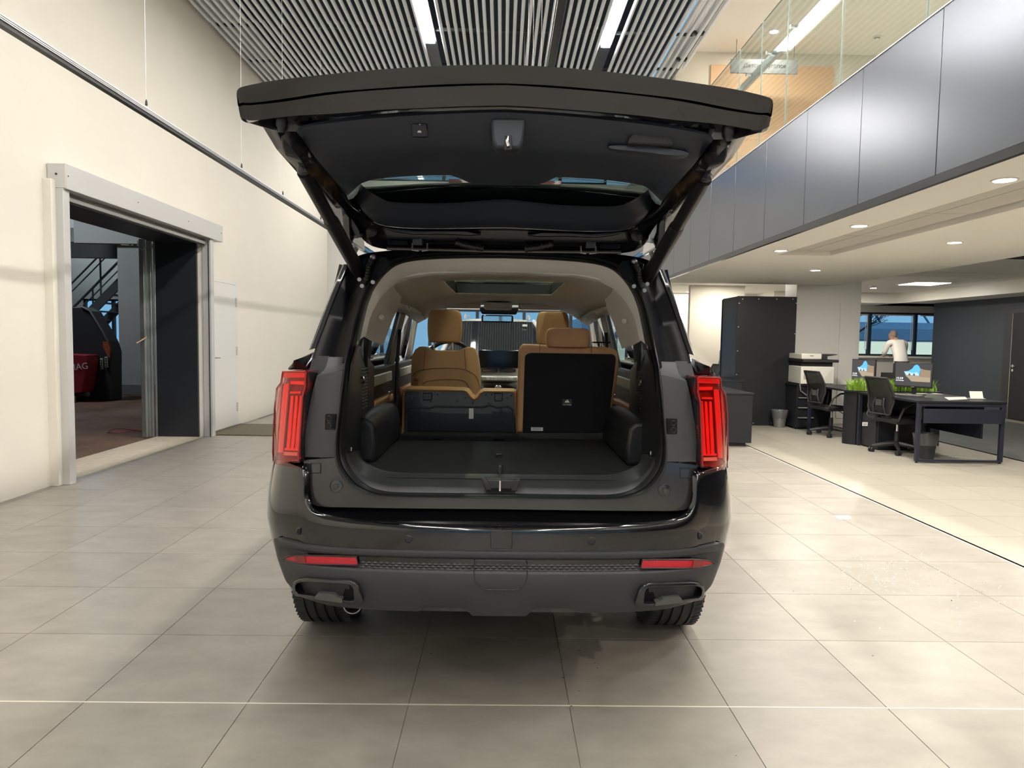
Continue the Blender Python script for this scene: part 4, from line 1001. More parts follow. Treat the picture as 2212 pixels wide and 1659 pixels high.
# cargo floor, sill plate, floor catch
FL = .862
fl = bx('cargo_floor', carpet, -.62, .62, 2.56, 4.05, FL - .03, FL, car)
MB().tube([(-.02, 3.02, FL), (-.02, 3.02, FL + .012), (.0, 3.02, FL + .014), (.0, 3.02, FL)], .006, 6).build('floor_strap', black_matte, fl)
c_ = [(-0.004,2.588)][0]
MB().box(c_[0] - .010, c_[0] + .010, 2.60, 2.62, FL, FL + .045).build('floor_loop', trim_dark, fl, bevel=.008)
sp0 = ring([(0.002,2.5,0.821),(-0.299,2.5,0.819),(-0.403,2.5,0.823),(-0.462,2.501,0.837),(-0.499,2.503,0.861),(-0.536,2.507,0.903),(-0.555,2.511,0.942)], 3)
sp1 = ring([(0, 2.60, .872), (-.26, 2.60, .872), (-.38, 2.605, .873), (-.44, 2.62, .878), (-.49, 2.66, .888), (-.535, 2.72, .90), (-.56, 2.80, .92)], 3)
sp0[0].x = sp1[0].x = 0
MB().grid(half_full([sp0, [p.lerp(q, .08) + Vector((0, 0, .012)) for p, q in zip(sp0, sp1)], [p.lerp(q, .15) + Vector((0, 0, .013)) for p, q in zip(sp0, sp1)], [p.lerp(q, .17) + Vector((0, 0, .009)) for p, q in zip(sp0, sp1)], [p.lerp(q, .75) + Vector((0, 0, .008)) for p, q in zip(sp0, sp1)], sp1, [p + Vector((0, .03, -.03)) for p in sp1]])).build('sill_plate', mat('sill_plastic', (.030, .031, .036), .4, bump=.1, bscale=900), car, smooth=40)
lr = [(-0.059,2.475,0.879),(-0.042,2.475,0.846),(0.046,2.475,0.844),(0.057,2.475,0.877)]
MB().prism([(p[0], p[2]) for p in lr], 2.462, 2.50, 'y').build('latch_recess', black_matte, car, bevel=.004)
MB().prism([(lr[0][0] - .012, lr[0][2] + .004), (lr[1][0] - .010, lr[1][2] - .006), (lr[1][0] + .012, lr[1][2] - .004), (lr[0][0] + .006, lr[0][2] + .004)], 2.455, 2.49, 'y').build('recess_edge', trim_dark, car, bevel=.004)
MB().prism([(lr[3][0] + .012, lr[3][2] + .004), (lr[2][0] + .010, lr[2][2] - .006), (lr[2][0] - .012, lr[2][2] - .004), (lr[3][0] - .006, lr[3][2] + .004)], 2.455, 2.49, 'y').build('recess_edge', trim_dark, car, bevel=.004)
st = [(-0.003,2.455,0.875),(-0.003,2.455,0.843)]
MB().tube([(st[0][0], 2.48, st[0][2]), (st[0][0], 2.452, st[0][2]), (st[0][0], 2.452, st[1][2]), (st[0][0], 2.48, st[1][2])], .0042, 8).build('latch_striker', chrome, car)

# --- seats
def cushion(name, m, c, sx, sy, sz, parent, bev=.05, rot=0, taper=1.0, label=None):
    mt_ = Matrix.Translation(c) @ Matrix.Rotation(rot, 4, 'X')
    b = MB(); n = 6; rows = []
    w = [(-1, .80), (-.93, .93), (-.6, .985), (0, 1), (.45, .985), (.78, .93), (.94, .82), (1, .66)]
    for t, k in w:
        kk = k * lerp(1, taper, (t + 1) / 2); r = []
        for q in range(24):
            a = 2 * PI * q / 24; ca, sa = math.cos(a), math.sin(a)
            e = .42
            r.append(mt_ @ Vector((sx / 2 * kk * math.copysign(abs(ca) ** e, ca), sy / 2 * (k if abs(t) == 1 else 1) * math.copysign(abs(sa) ** e, sa), sz / 2 * t)))
        rows.append(r)
    o0 = len(b.v); b.grid(rows, True)
    b.f += [tuple(o0 + q for q in range(24))[::-1], tuple(o0 + (len(rows) - 1) * 24 + q for q in range(24))]; b.mi += [0, 0]
    return b.build(name, m, parent, smooth=50, sub=1, label=label)
def xz(pts, y): return [(p[0], p[2]) for p in pts]
# second row seat on the left: shaped shell
so_ = [(-0.535,4.12,1.083),(-0.53,4.12,1.18),(-0.525,4.12,1.266),(-0.507,4.12,1.301),(-0.483,4.12,1.318),(-0.45,4.12,1.315),(-0.426,4.12,1.3),(-0.397,4.12,1.295),(-0.268,4.12,1.297),(-0.239,4.12,1.305),(-0.21,4.12,1.319),(-0.177,4.12,1.317),(-0.158,4.12,1.301),(-0.145,4.12,1.266),(-0.133,4.12,1.186),(-0.124,4.12,1.084),(-0.137,4.12,1.051),(-0.532,4.12,1.046)]
seat = MB().prism([(p[0], p[2] if p[2] > 1.11 else .80) for p in so_], 4.12, 4.30, 'y').build('seat', tan, car, bevel=.035, seg=4, label='upright tan leather second row seat on the left')
for pts in ([(-0.523,4.108,1.149),(-0.483,4.108,1.179),(-0.39,4.108,1.193),(-0.256,4.108,1.195),(-0.189,4.108,1.177),(-0.148,4.108,1.143),(-0.131,4.108,1.084)], [(-0.464,4.108,1.101),(-0.429,4.108,1.12),(-0.335,4.108,1.13),(-0.242,4.108,1.128),(-0.207,4.108,1.11),(-0.193,4.108,1.083)]):
    MB().tube([(p[0], 4.119, p[2]) for p in cr([Vector(p) for p in pts], 3)], .0022, 5).build('seam', tan_d, seat)
for px0 in ([(-0.449,4.108,1.297),(-0.459,4.108,1.182)], [(-0.222,4.108,1.308),(-0.213,4.108,1.185)]): MB().tube([(p[0], 4.1195, p[2]) for p in px0], .0016, 5).build('seam', tan_d, seat)
q = [(-0.498,4.1,1.133),(-0.508,4.1,1.08)]
MB().tube([(q[0][0] - .01, 4.105, q[0][2]), (q[0][0] + .012, 4.095, q[0][2] - .01), (q[1][0] + .014, 4.09, q[1][2] + .02), (q[1][0] + .018, 4.09, q[1][2])], .010, 6).build('pull_strap', tan_d, seat)
h = [(-0.434,4.15,1.533),(-0.251,4.15,1.536),(-0.449,4.15,1.345),(-0.241,4.15,1.348)]
hc = ((h[0][0] + h[1][0]) / 2, 4.20, (h[0][2] + h[2][2]) / 2)
cushion('headrest', tan, hc, .205, .10, .195, seat, label='tall tan leather headrest')
for p in [(-0.406,4.18,1.329),(-0.297,4.18,1.33)]: MB().tube([(p[0], 4.20, p[2] + .03), (p[0], 4.20, p[2] - .05)], .006, 8).build('headrest_post', chrome, seat)
# second row right seat: headrest and upper back behind the third row back
h = [(0.196,4.15,1.524),(0.388,4.15,1.527),(0.2,4.15,1.297)]
s2 = cushion('seat', tan, ((h[0][0] + h[1][0]) / 2 + .03, 4.26, 1.06), .46, .16, .52, car, label='tan leather second row seat on the right')
cushion('headrest', tan, ((h[0][0] + h[1][0]) / 2, 4.20, 1.435), .195, .10, .20, s2)
# third row right back, upright, black panel with tan border
R0 = 3.52
ro_ = [(0.075,3.52,0.904),(0.08,3.52,1.308),(0.089,3.52,1.338),(0.103,3.52,1.347),(0.514,3.52,1.337),(0.56,3.52,1.328),(0.577,3.52,1.306),(0.578,3.52,1.246),(0.569,3.52,1.154),(0.545,3.52,1.005),(0.54,3.52,0.912)]
seat3 = MB().prism([(p[0], p[2]) for p in ro_], R0, R0 + .13, 'y').build('seat', tan, car, bevel=.022, seg=3, label='upright third row seat with black back panel on the right')
bpn = [(0.104,3.5,0.904),(0.11,3.5,1.286),(0.121,3.5,1.299),(0.141,3.5,1.304),(0.546,3.5,1.303),(0.56,3.5,1.29),(0.561,3.5,1.269),(0.55,3.5,1.155),(0.535,3.5,0.993),(0.535,3.5,0.91)]
MB().prism([(p[0], p[2]) for p in bpn], R0 - .012, R0 + .02, 'y').build('back_panel', carpet, seat3, bevel=.006)
p = [(0.323,3.5,1.378),(0.212,3.5,1.415),(0.431,3.5,1.34)]
cushion('headrest', tan, (p[0][0], R0 + .03, p[0][2] + .002), .225, .12, .10, seat3, label='low tan leather headrest folded on the seat back')
for px_ in [(0.183,3.52,1.339),(0.44,3.52,1.338)]: MB().tube([(px_[0], R0 - .0005, px_[2] + .008), (px_[0], R0 - .001, px_[2] - .033)], .0016, 5).build('seam', tan_d, seat3)
p = [(0.449,3.5,1.35),(0.534,3.5,1.342)]
bx('release_plate', gloss_black, p[0][0], p[1][0], R0 + .01, R0 + .07, p[0][2] + .006, p[0][2] + .014, seat3, bevel=.003)
p = [(0.299,3.48,1.077),(0.346,3.48,1.043)]
tl_ = bx('tether_label', black_matte, p[0][0], p[1][0], R0 - .0145, R0 - .012, p[1][2], p[0][2], seat3, bevel=.0008, label='small black label with white tether symbol and lettering')
text('lettering', 'TOP TETHER', .0072, label_white, Vector((p[0][0] + .003, R0 - .015, p[1][2] + .004)), RX90, tl_, .0003)
cx_, cz_ = (p[0][0] + p[1][0]) / 2, (p[0][2] + p[1][2]) / 2 + .004
MB().prism([(cx_ - .012, cz_ - .004), (cx_ + .012, cz_ - .004), (cx_ + .009, cz_ + .001), (cx_ + .004, cz_ + .008), (cx_ - .002, cz_ + .010), (cx_ - .001, cz_ + .001), (cx_ - .006, cz_ + .007)], R0 - .0155, R0 - .0144, 'y').build('symbol', label_white, tl_, smooth=0)
p = [(0.146,3.45,0.934),(0.205,3.45,0.915)]
MB().box(p[0][0], p[1][0], R0 - .016, R0 - .012, p[1][2] + .002, p[0][2], Matrix.Translation((0, 0, 0))).build('sticker', label_white, seat3, smooth=0, label='small white paper sticker')
for k in range(3): MB().box(p[0][0] + .006, p[1][0] - .008, R0 - .0168, R0 - .0158, p[1][2] + .005 + .005 * k, p[1][2] + .0068 + .005 * k).build('print_line', dark_metal, seat3, smooth=0)
# third row left: folded, metal back with tan rim
F0 = 3.62
fo_ = [(-0.514,3.62,0.88),(-0.508,3.62,1.104),(-0.489,3.62,1.118),(-0.191,3.62,1.115),(-0.172,3.62,1.108),(-0.153,3.62,1.082),(-0.141,3.62,1.073),(-0.13,3.62,1.083),(-0.116,3.62,1.102),(-0.097,3.62,1.112),(0.059,3.62,1.112),(0.074,3.62,1.105),(0.089,3.62,0.888)]
fi_ = [(-0.502,3.62,0.878),(-0.498,3.62,1.085),(-0.489,3.62,1.097),(-0.201,3.62,1.098),(-0.186,3.62,1.092),(-0.162,3.62,1.063),(-0.141,3.62,1.052),(-0.12,3.62,1.064),(-0.106,3.62,1.085),(-0.092,3.62,1.095),(0.048,3.62,1.097),(0.06,3.62,1.09),(0.075,3.62,0.885)]
A = [Vector((p[0], F0, p[2])) for p in fo_]; Bv = [Vector((p[0], F0 - .012, p[2])) for p in fi_]; Cv = [v + Vector((0, .05, 0)) for v in Bv]; Av = [v + Vector((0, .10, 0)) for v in A]
fs3 = MB().grid([Av, A, [a_.lerp(c2, .5) + Vector((0, -.012, 0)) for a_, c2 in zip(A, Bv)], Bv, Cv]).build('seat', tan, car, smooth=60, label='folded third row seat on the left with bare black metal back')
MB().prism([(p[0], p[2]) for p in fi_], F0 + .02, F0 + .06, 'y').build('back_plate', mat('seat_metal', (.010, .011, .013), .22, coat=.5), fs3, smooth=0)
rb = [(-0.49,3.6,0.885),(-0.488,3.6,0.997),(-0.471,3.6,1.011),(-0.422,3.6,1.014),(-0.375,3.6,1.008),(-0.34,3.6,1.02),(-0.293,3.6,1.018),(-0.093,3.6,1.019),(-0.062,3.6,1.029),(-0.022,3.6,1.017),(0.032,3.6,1.023),(0.056,3.6,1.007),(0.062,3.6,0.893)]
MB().tube([(p[0], F0 + .014, p[2]) for p in rb], .006, 6).build('pressed_rib', mat('seat_metal_edge', (.05, .055, .06), .25, coat=.5), fs3)
for pts in ([(-0.406,3.6,1.088),(-0.359,3.6,1.088),(-0.359,3.6,1.051),(-0.406,3.6,1.05)], [(-0.04,3.6,1.093),(0.003,3.6,1.093),(0.003,3.6,1.051),(-0.039,3.6,1.05)]):
    MB().prism([(p[0], p[2]) for p in pts], F0 + .005, F0 + .03, 'y').build('latch_bracket', dark_metal, fs3, bevel=.004)
rn = random.Random(5)
for k in range(16):
    p = [(-0.481,3.6,1.087),(0.056,3.6,1.033)]
    x, z = rn.uniform(p[0][0], p[1][0]), rn.uniform(p[1][2], p[0][2])
    MB().ball((x, F0 + .018, z), .0045, seg=8).build('rivet', steel, fs3)
p = [(-0.169,3.58,1.013),(-0.145,3.58,0.959)]
MB().box(p[0][0], p[1][0], F0 + .004, F0 + .006, p[1][2], p[0][2]).build('sticker', label_white, fs3, smooth=0, label='narrow white paper sticker')
for q_ in ([(-0.341,3.55,0.92),(-0.292,3.55,0.92)], [(-0.045,3.52,0.909),(0.012,3.52,0.907)]):
    MB().box(q_[0][0], q_[1][0], 3.5, 3.52, FL + .004, FL + .010).build('hinge_plate', steel, fl, smooth=0)
bx('folded_back', carpet, [(-0.501,3.55,0.89)][0][0], [(0.085,3.55,0.897)][0][0], 3.50, 3.62, FL - .02, FL + .03, fs3, bevel=.01)
# driver seat glimpse, dashboard, screen, wheel, mirror, visors, windscreen
cushion('seat', tan, (-.40, 5.0, 1.0), .48, .16, .55, car, label='driver seat back')
db = bx('dashboard', dash_light, -.74, .74, 5.72, 6.05, .88, 1.19, car, bevel=.03)
bx('dashboard_top', black_matte, -.74, .74, 5.70, 6.1, 1.195, 1.225, db, bevel=.012)
p = [(-0.183,5.62,1.279),(0.13,5.62,1.137)]
sc_ = bx('screen', mat('screen_off', (.004, .005, .008), .12), p[0][0] - .01, p[1][0], 5.66, 5.70, p[1][2], p[0][2], db, bevel=.006)
for x0, x1 in ((1040, 1077), (1079, 1118)):
    pass
vq = [(-0.168,5.65,1.128),(-0.042,5.65,1.107),(-0.024,5.65,1.13),(0.105,5.65,1.109)]
for a_, c2 in ((vq[0], vq[1]), (vq[2], vq[3])):
    bx('air_vent', black_matte, a_[0], c2[0], 5.69, 5.71, c2[2] - .004, a_[2] - .004, db)
    for k in range(2): bx('vane', chrome, a_[0] + .01, c2[0] - .01, 5.685, 5.695, c2[2] + .002 + .009 * k, c2[2] + .006 + .009 * k, db)
p = [(-0.173,5.6,1.075),(0.124,5.6,1.028)]
cp = MB().box(p[0][0], p[1][0], 5.62, 5.72, p[1][2], p[0][2]).build('climate_panel', mat('climate_silver', (.50, .49, .45), .35, metal=.3), db, bevel=.012)
for k in range(7): bx('button', dash_light, p[0][0] + .045 + .031 * k, p[0][0] + .072 + .031 * k, 5.612, 5.62, p[1][2] + .012, p[0][2] - .012, db, bevel=.002)
bx('centre_console', gloss_black, -.16, .16, 5.2, 5.75, .62, 1.0, car, bevel=.02)
p = [(-0.031,5.3,1.002)][0]
MB().box(p[0] - .025, p[0] + .025, 5.28, 5.33, .98, p[2] + .02).build('console_knob', chrome, car, bevel=.012)
wc = [(-0.4,5.45,1.193)][0]
swm = Matrix.Translation((wc[0], 5.45, 1.17)) @ Matrix.Rotation(.42, 4, 'X')
sw = MB().tube([(.19 * math.cos(a_), 0, .19 * math.sin(a_)) for a_ in [2 * PI * k / 36 for k in range(37)]], .017, 8, False, swm).build('steering_wheel', black_matte, car)
MB().box(-.17, .17, -.01, .02, -.03, .03, swm).build('spoke', black_matte, sw, bevel=.008)
MB().box(-.06, .06, -.02, .03, -.06, .05, swm).build('airbag_cover', black_matte, sw, bevel=.02)
mrc = [(-0.161,5.25,1.544),(0.075,5.25,1.49)]
mm_ = bx('interior_mirror', gloss_black, mrc[0][0], mrc[1][0], 5.25, 5.28, mrc[1][2], mrc[0][2], car, bevel=.012)
bx('mirror_glass', mat('mirror', (.72, .74, .70), .03, metal=1), mrc[0][0] + .014, mrc[1][0] - .014, 5.246, 5.250, mrc[1][2] + .009, mrc[0][2] - .009, mm_)
p = [(-0.184,5.32,1.59),(0.12,5.32,1.554)]
MB().prism([(p[0][0], p[0][2] + .02), (p[1][0], p[0][2] + .02), (p[1][0] - .02, p[1][2]), (p[0][0] + .02, p[1][2])], 5.32, 5.45, 'y').build('camera_housing', black_matte, car, bevel=.012)
p = [(-0.137,5.1,1.605),(0.062,5.1,1.579)]
bx('roof_console', trim_beige, p[0][0], p[1][0], 5.0, 5.25, p[1][2], p[0][2] + .02, car, bevel=.012)
for v in ([(-0.557,5.2,1.62),(-0.166,5.2,1.586)], [(0.11,5.2,1.624),(0.509,5.2,1.583)]):
    vo = bx('sun_visor', trim_beige, v[0][0], v[1][0], 5.16, 5.20, v[1][2], v[0][2] + .01, car, bevel=.014)
    if v[0][0] > 0:
        for k in range(2): bx('print_line', mat('visor_print', (.75, .70, .45), .6), v[0][0] + .17, v[0][0] + .28, 5.1585, 5.1605, v[1][2] + .012 + .01 * k, v[1][2] + .017 + .01 * k, vo)
MB().grid([[(-.62, 5.25, 1.66), (0, 5.17, 1.69), (.62, 5.25, 1.66)], [(-.70, 5.6, 1.47), (0, 5.55, 1.49), (.70, 5.6, 1.47)], [(-.78, 6.02, 1.20), (0, 6.06, 1.21), (.78, 6.02, 1.20)]]).build('windscreen', wind_glass, car, smooth=60)

# --- raised tailgate
lipt = cr([Vector(p) for p in [(-0.67,1.815,1.968),(-0.667,1.815,1.98),(-0.648,1.815,1.989),(-0.568,1.815,2.005),(-0.453,1.815,2.02),(-0.339,1.815,2.033),(-0.224,1.815,2.043),(-0.109,1.815,2.05),(-0.013,1.815,2.053)]], 3)
lips = cr([Vector(p) for p in [(-0.671,1.818,1.964),(-0.667,1.818,1.975),(-0.646,1.818,1.982),(-0.567,1.818,1.998),(-0.453,1.818,2.014),(-0.339,1.818,2.026),(-0.224,1.818,2.035),(-0.109,1.818,2.042),(-0.013,1.818,2.046)]], 3)
grv0 = cr([Vector(p) for p in [(-0.675,1.836,1.948),(-0.665,1.836,1.955),(-0.639,1.836,1.955),(-0.561,1.836,1.966),(-0.454,1.836,1.984),(-0.343,1.836,1.995),(-0.226,1.836,2.005),(-0.11,1.836,2.012),(-0.013,1.836,2.015)]], 3)
grvm = cr([Vector(p) for p in [(-0.681,1.856,1.952),(-0.672,1.856,1.958),(-0.645,1.856,1.959),(-0.565,1.856,1.969),(-0.458,1.856,1.988),(-0.346,1.856,2),(-0.229,1.856,2.01),(-0.111,1.856,2.017),(-0.013,1.856,2.02)]], 3)
grv1 = cr([Vector(p) for p in [(-0.675,1.84,1.944),(-0.663,1.84,1.95),(-0.637,1.84,1.951),(-0.558,1.84,1.961),(-0.453,1.84,1.979),(-0.343,1.84,1.992),(-0.227,1.84,2.001),(-0.11,1.84,2.008),(-0.013,1.84,2.012)]], 3)
lipb = cr([Vector(p) for p in [(-0.678,1.86,1.928),(-0.665,1.86,1.921),(-0.638,1.86,1.919),(-0.545,1.86,1.932),(-0.435,1.86,1.94),(-0.335,1.86,1.95),(-0.229,1.86,1.957),(-0.111,1.86,1.964),(-0.012,1.86,1.968)]], 3)
lipe = cr([Vector(p) for p in [(-0.69,1.9,1.932),(-0.675,1.9,1.924),(-0.643,1.9,1.923),(-0.554,1.9,1.93),(-0.441,1.9,1.939),(-0.34,1.9,1.952),(-0.231,1.9,1.962),(-0.111,1.9,1.969),(-0.013,1.9,1.973)]], 3)
for r in (lipt, lips, grv0, grvm, grv1, lipb, lipe): r[-1].x = 0
back = [p + Vector((0, .12, -.015)) for p in lipt]
gate = MB().grid([full(r) for r in (back, lipt, lips, grv0, grvm, grv1, lipb, lipe)]).build('tailgate', paint, car, smooth=45, label='raised gloss black tailgate')
# inner trim: rows from the lip towards the hinge
def row(pts, n=25):
    q = resample(cr([Vector(p) for p in pts], 3), n); q[-1].x = 0; return q
t0 = row([(-0.545,1.895,1.903),(-0.54,1.895,1.912),(-0.53,1.895,1.919),(-0.486,1.895,1.929),(-0.388,1.895,1.944),(-0.225,1.895,1.958),(-0.113,1.895,1.965),(-0.012,1.895,1.969)])
t0b = row([(-0.541,1.89,1.897),(-0.535,1.89,1.905),(-0.525,1.89,1.911),(-0.482,1.89,1.92),(-0.386,1.89,1.934),(-0.223,1.89,1.949),(-0.112,1.89,1.956),(-0.012,1.89,1.96)])
t1 = row([(-0.532,1.955,1.879),(-0.522,1.955,1.873),(-0.501,1.955,1.873),(-0.468,1.955,1.875),(-0.367,1.955,1.881),(-0.231,1.955,1.888),(-0.115,1.955,1.892),(-0.012,1.955,1.895)])
t1b = row([(-0.526,2.01,1.864),(-0.515,2.01,1.86),(-0.496,2.01,1.859),(-0.451,2.01,1.862),(-0.375,2.01,1.867),(-0.238,2.01,1.875),(-0.118,2.01,1.879),(-0.012,2.01,1.882)])
t2 = row([(-0.501,2.2,1.825),(-0.487,2.2,1.834),(-0.459,2.2,1.844),(-0.427,2.2,1.85),(-0.354,2.2,1.861),(-0.27,2.2,1.868),(-0.15,2.2,1.873),(-0.086,2.2,1.856),(-0.012,2.2,1.85)])
t2b = row([(-0.485,2.22,1.802),(-0.473,2.22,1.824),(-0.449,2.22,1.841),(-0.414,2.22,1.852),(-0.357,2.22,1.86),(-0.272,2.22,1.868),(-0.158,2.22,1.872),(-0.096,2.22,1.849),(-0.011,2.22,1.843)])
w_in0 = row([(-0.446,2.235,1.843),(-0.442,2.235,1.849),(-0.434,2.235,1.853),(-0.399,2.235,1.862),(-0.302,2.235,1.869),(-0.167,2.235,1.874),(-0.145,2.235,1.867),(-0.1,2.235,1.85),(-0.012,2.235,1.845)])
w_in1 = row([(-0.499,2.5,1.898),(-0.488,2.5,1.888),(-0.464,2.5,1.87),(-0.424,2.5,1.849),(-0.381,2.5,1.838),(-0.208,2.5,1.838),(-0.078,2.5,1.849),(-0.012,2.5,1.855)])
w_in1c = row([(-0.511,2.535,1.906),(-0.503,2.535,1.889),(-0.477,2.535,1.868),(-0.433,2.535,1.847),(-0.386,2.535,1.836),(-0.211,2.535,1.835),(-0.079,2.535,1.845),(-0.012,2.535,1.851)])
t3 = row([(-0.533,2.56,1.893),(-0.531,2.56,1.866),(-0.513,2.56,1.832),(-0.467,2.56,1.809),(-0.395,2.56,1.795),(-0.263,2.56,1.793),(-0.132,2.56,1.797),(-0.012,2.56,1.8)])
t4 = row([(-0.55,2.66,1.874),(-0.54,2.66,1.843),(-0.509,2.66,1.814),(-0.458,2.66,1.793),(-0.376,2.66,1.784),(-0.256,2.66,1.783),(-0.137,2.66,1.787),(-0.012,2.66,1.791)])
t4b = row([(-0.553,2.69,1.872),(-0.539,2.69,1.839),(-0.504,2.69,1.809),(-0.453,2.69,1.787),(-0.371,2.69,1.78),(-0.259,2.69,1.779),(-0.138,2.69,1.783),(-0.012,2.69,1.787)])
it = MB().grid([full(r) for r in (t0, t0b, t1, t1b, t2, t2b, w_in0)]).build('inner_trim', gate_trim, gate, smooth=50)
# side wings of the trim closing round the window
MB().grid([full(r) for r in (w_in1, w_in1c, t3, t4, t4b)]).build('lower_trim', gate_trim, gate, smooth=60)
for s in (1, -1):
    wing = [[(-0.501,2.2,1.825),(-0.487,2.2,1.813),(-0.477,2.2,1.787)], [(-0.505,2.3,1.855),(-0.492,2.3,1.842),(-0.483,2.3,1.811)], [(-0.519,2.45,1.889),(-0.507,2.45,1.88),(-0.5,2.45,1.856)], [(-0.501,2.5,1.902),(-0.499,2.5,1.898),(-0.498,2.5,1.893)]]
    MB().grid([[Vector((s * p[0], p[1], p[2])) for p in r] for r in wing]).build('corner_trim', gate_trim, gate, smooth=60)
# painted flange between trim and outer edge
e0 = cr([Vector(p) for p in [(-0.546,1.9,1.904),(-0.528,1.9,1.879)]] + [Vector(p) for p in [(-0.526,1.97,1.875)]] + [Vector(p) for p in [(-0.525,2.1,1.857)]] + [Vector(p) for p in [(-0.513,2.25,1.834)]] + [Vector(p) for p in [(-0.523,2.5,1.831)]] + [Vector(p) for p in [(-0.509,2.64,1.812)]] + [Vector(p) for p in [(-0.465,2.7,1.79)]], 3)
e1 = cr([Vector(p) for p in [(-0.637,1.88,1.918),(-0.594,1.88,1.899)]] + [Vector(p) for p in [(-0.546,1.93,1.842)]] + [Vector(p) for p in [(-0.568,2.08,1.842)]] + [Vector(p) for p in [(-0.557,2.25,1.823)]] + [Vector(p) for p in [(-0.558,2.5,1.811)]] + [Vector(p) for p in [(-0.554,2.64,1.793)]] + [Vector(p) for p in [(-0.552,2.74,1.771)]], 3)
for s in (1, -1):
    f = lambda q: [Vector((s * p[0], p[1], p[2])) for p in q]
    A = resample(e0, 22); Bq = resample(e1, 22)
    m1 = [p.lerp(q, .35) + Vector((0, .01, .018)) for p, q in zip(A, Bq)]; m2 = [p.lerp(q, .7) + Vector((0, 0, .006)) for p, q in zip(A, Bq)]
    MB().grid([f(A), f(m1), f(m2), f(Bq), f([p + Vector((-.01, .02, .06)) for p in Bq])]).build('flange', paint_in, gate, smooth=60)
    lip_ = [(-0.637,1.88,1.918),(-0.583,1.88,1.899),(-0.563,1.88,1.917),(-0.541,1.88,1.923),(-0.551,1.88,1.938),(-0.589,1.88,1.935)]
    MB().add(f([(p[0], p[1], p[2]) for p in [(-0.68,1.895,1.926),(-0.642,1.895,1.926),(-0.553,1.895,1.933),(-0.54,1.895,1.915),(-0.545,1.895,1.902),(-0.594,1.895,1.902)]]), [(0, 1, 2, 3, 4, 5)]).build('corner_flange', paint_in, gate, smooth=0, solid=.004)
    # buffer peg
    p = [(-0.582,1.885,1.925)][0]
    MB().lathe([(.014, .005), (.014, -.012), (.010, -.018), (.009, -.030), (.001, -.031)], 16, (s * p[0], 1.885, p[2])).build('buffer_peg', rubber, gate)
    # black flap at the strut's upper end
    fp = [(-0.62,2,1.928),(-0.576,2,1.897),(-0.551,2,1.875),(-0.536,2,1.857),(-0.561,2,1.856),(-0.576,2,1.858),(-0.609,2,1.869),(-0.617,2,1.889)]
    MB().prism([(s * q_[0], q_[2]) for q_ in fp], 2.0, 2.05, 'y').build('side_flap', trim_dark, gate, smooth=0, bevel=.006)
    bk_ = [(-0.605,2.1,1.875),(-0.584,2.1,1.881),(-0.568,2.1,1.865),(-0.573,2.1,1.846),(-0.592,2.1,1.841)]
    MB().prism([(s * q_[0], q_[2]) for q_ in bk_], 2.10, 2.13, 'y').build('strut_bracket', dark_metal, gate, smooth=0, bevel=.004)
    # spoiler ends
    fin = [(-0.609,2.72,1.843),(-0.59,2.72,1.836),(-0.576,2.72,1.819),(-0.573,2.72,1.759),(-0.569,2.72,1.719),(-0.59,2.72,1.726),(-0.609,2.72,1.746)]
    MB().prism([(s * q_[0], q_[2]) for q_ in fin], 2.70, 2.95, 'y').build('spoiler_end', paint, gate, smooth=0, bevel=.008)
    # gas strut (a part of the car)
    a_ = Vector([(-0.588,2.12,1.849)][0]); c2 = Vector([(-0.553,2.76,1.612)][0])
    a_.x *= s; c2.x *= s
    sv = MB().tube([a_, a_.lerp(c2, .42)], .0215, 16).build('gas_strut', mat('strut_black', (.010, .010, .011), .4), car)
    MB().tube([a_.lerp(c2, .40), a_.lerp(c2, .42), a_.lerp(c2, .98), c2], [.023, .026, .026, .022], 16).build('strut_body', MATS['strut_black'], sv)
    MB().ball(a_ + Vector((0, -.0, .008)), .022, seg=12).build('ball_joint', dark_metal, sv)
# metal under the trim, up to the hinge line
g0 = row([(-0.553,2.69,1.869),(-0.539,2.69,1.835),(-0.504,2.69,1.805),(-0.453,2.69,1.786),(-0.371,2.69,1.778),(-0.259,2.69,1.778),(-0.138,2.69,1.781),(-0.012,2.69,1.785)])
g1 = row([(-0.559,2.74,1.823),(-0.537,2.74,1.781),(-0.51,2.74,1.758),(-0.44,2.74,1.752),(-0.334,2.74,1.753),(-0.228,2.74,1.752),(-0.105,2.74,1.75),(-0.011,2.74,1.75)])
g2 = row([(-0.564,2.8,1.771),(-0.543,2.8,1.741),(-0.503,2.8,1.72),(-0.431,2.8,1.71),(-0.341,2.8,1.708),(-0.233,2.8,1.708),(-0.107,2.8,1.71),(-0.011,2.8,1.712)])
g3 = [p + Vector((0, .05, .01)) for p in g2]; g3[-1].x = 0
MB().grid([full(g0), full([p.lerp(q, .5) + Vector((0, .012, .014)) for p, q in zip(g0, g1)]), full(g1), full(g2), full(g3)]).build('hinge_panel', paint_in, gate, smooth=60)
sr = [(-0.466,2.715,1.786),(-0.398,2.715,1.78),(-0.331,2.715,1.774),(-0.227,2.715,1.776),(-0.139,2.715,1.776),(-0.087,2.715,1.763),(-0.13,2.715,1.759),(-0.227,2.715,1.762),(-0.349,2.715,1.76),(-0.418,2.715,1.769)]
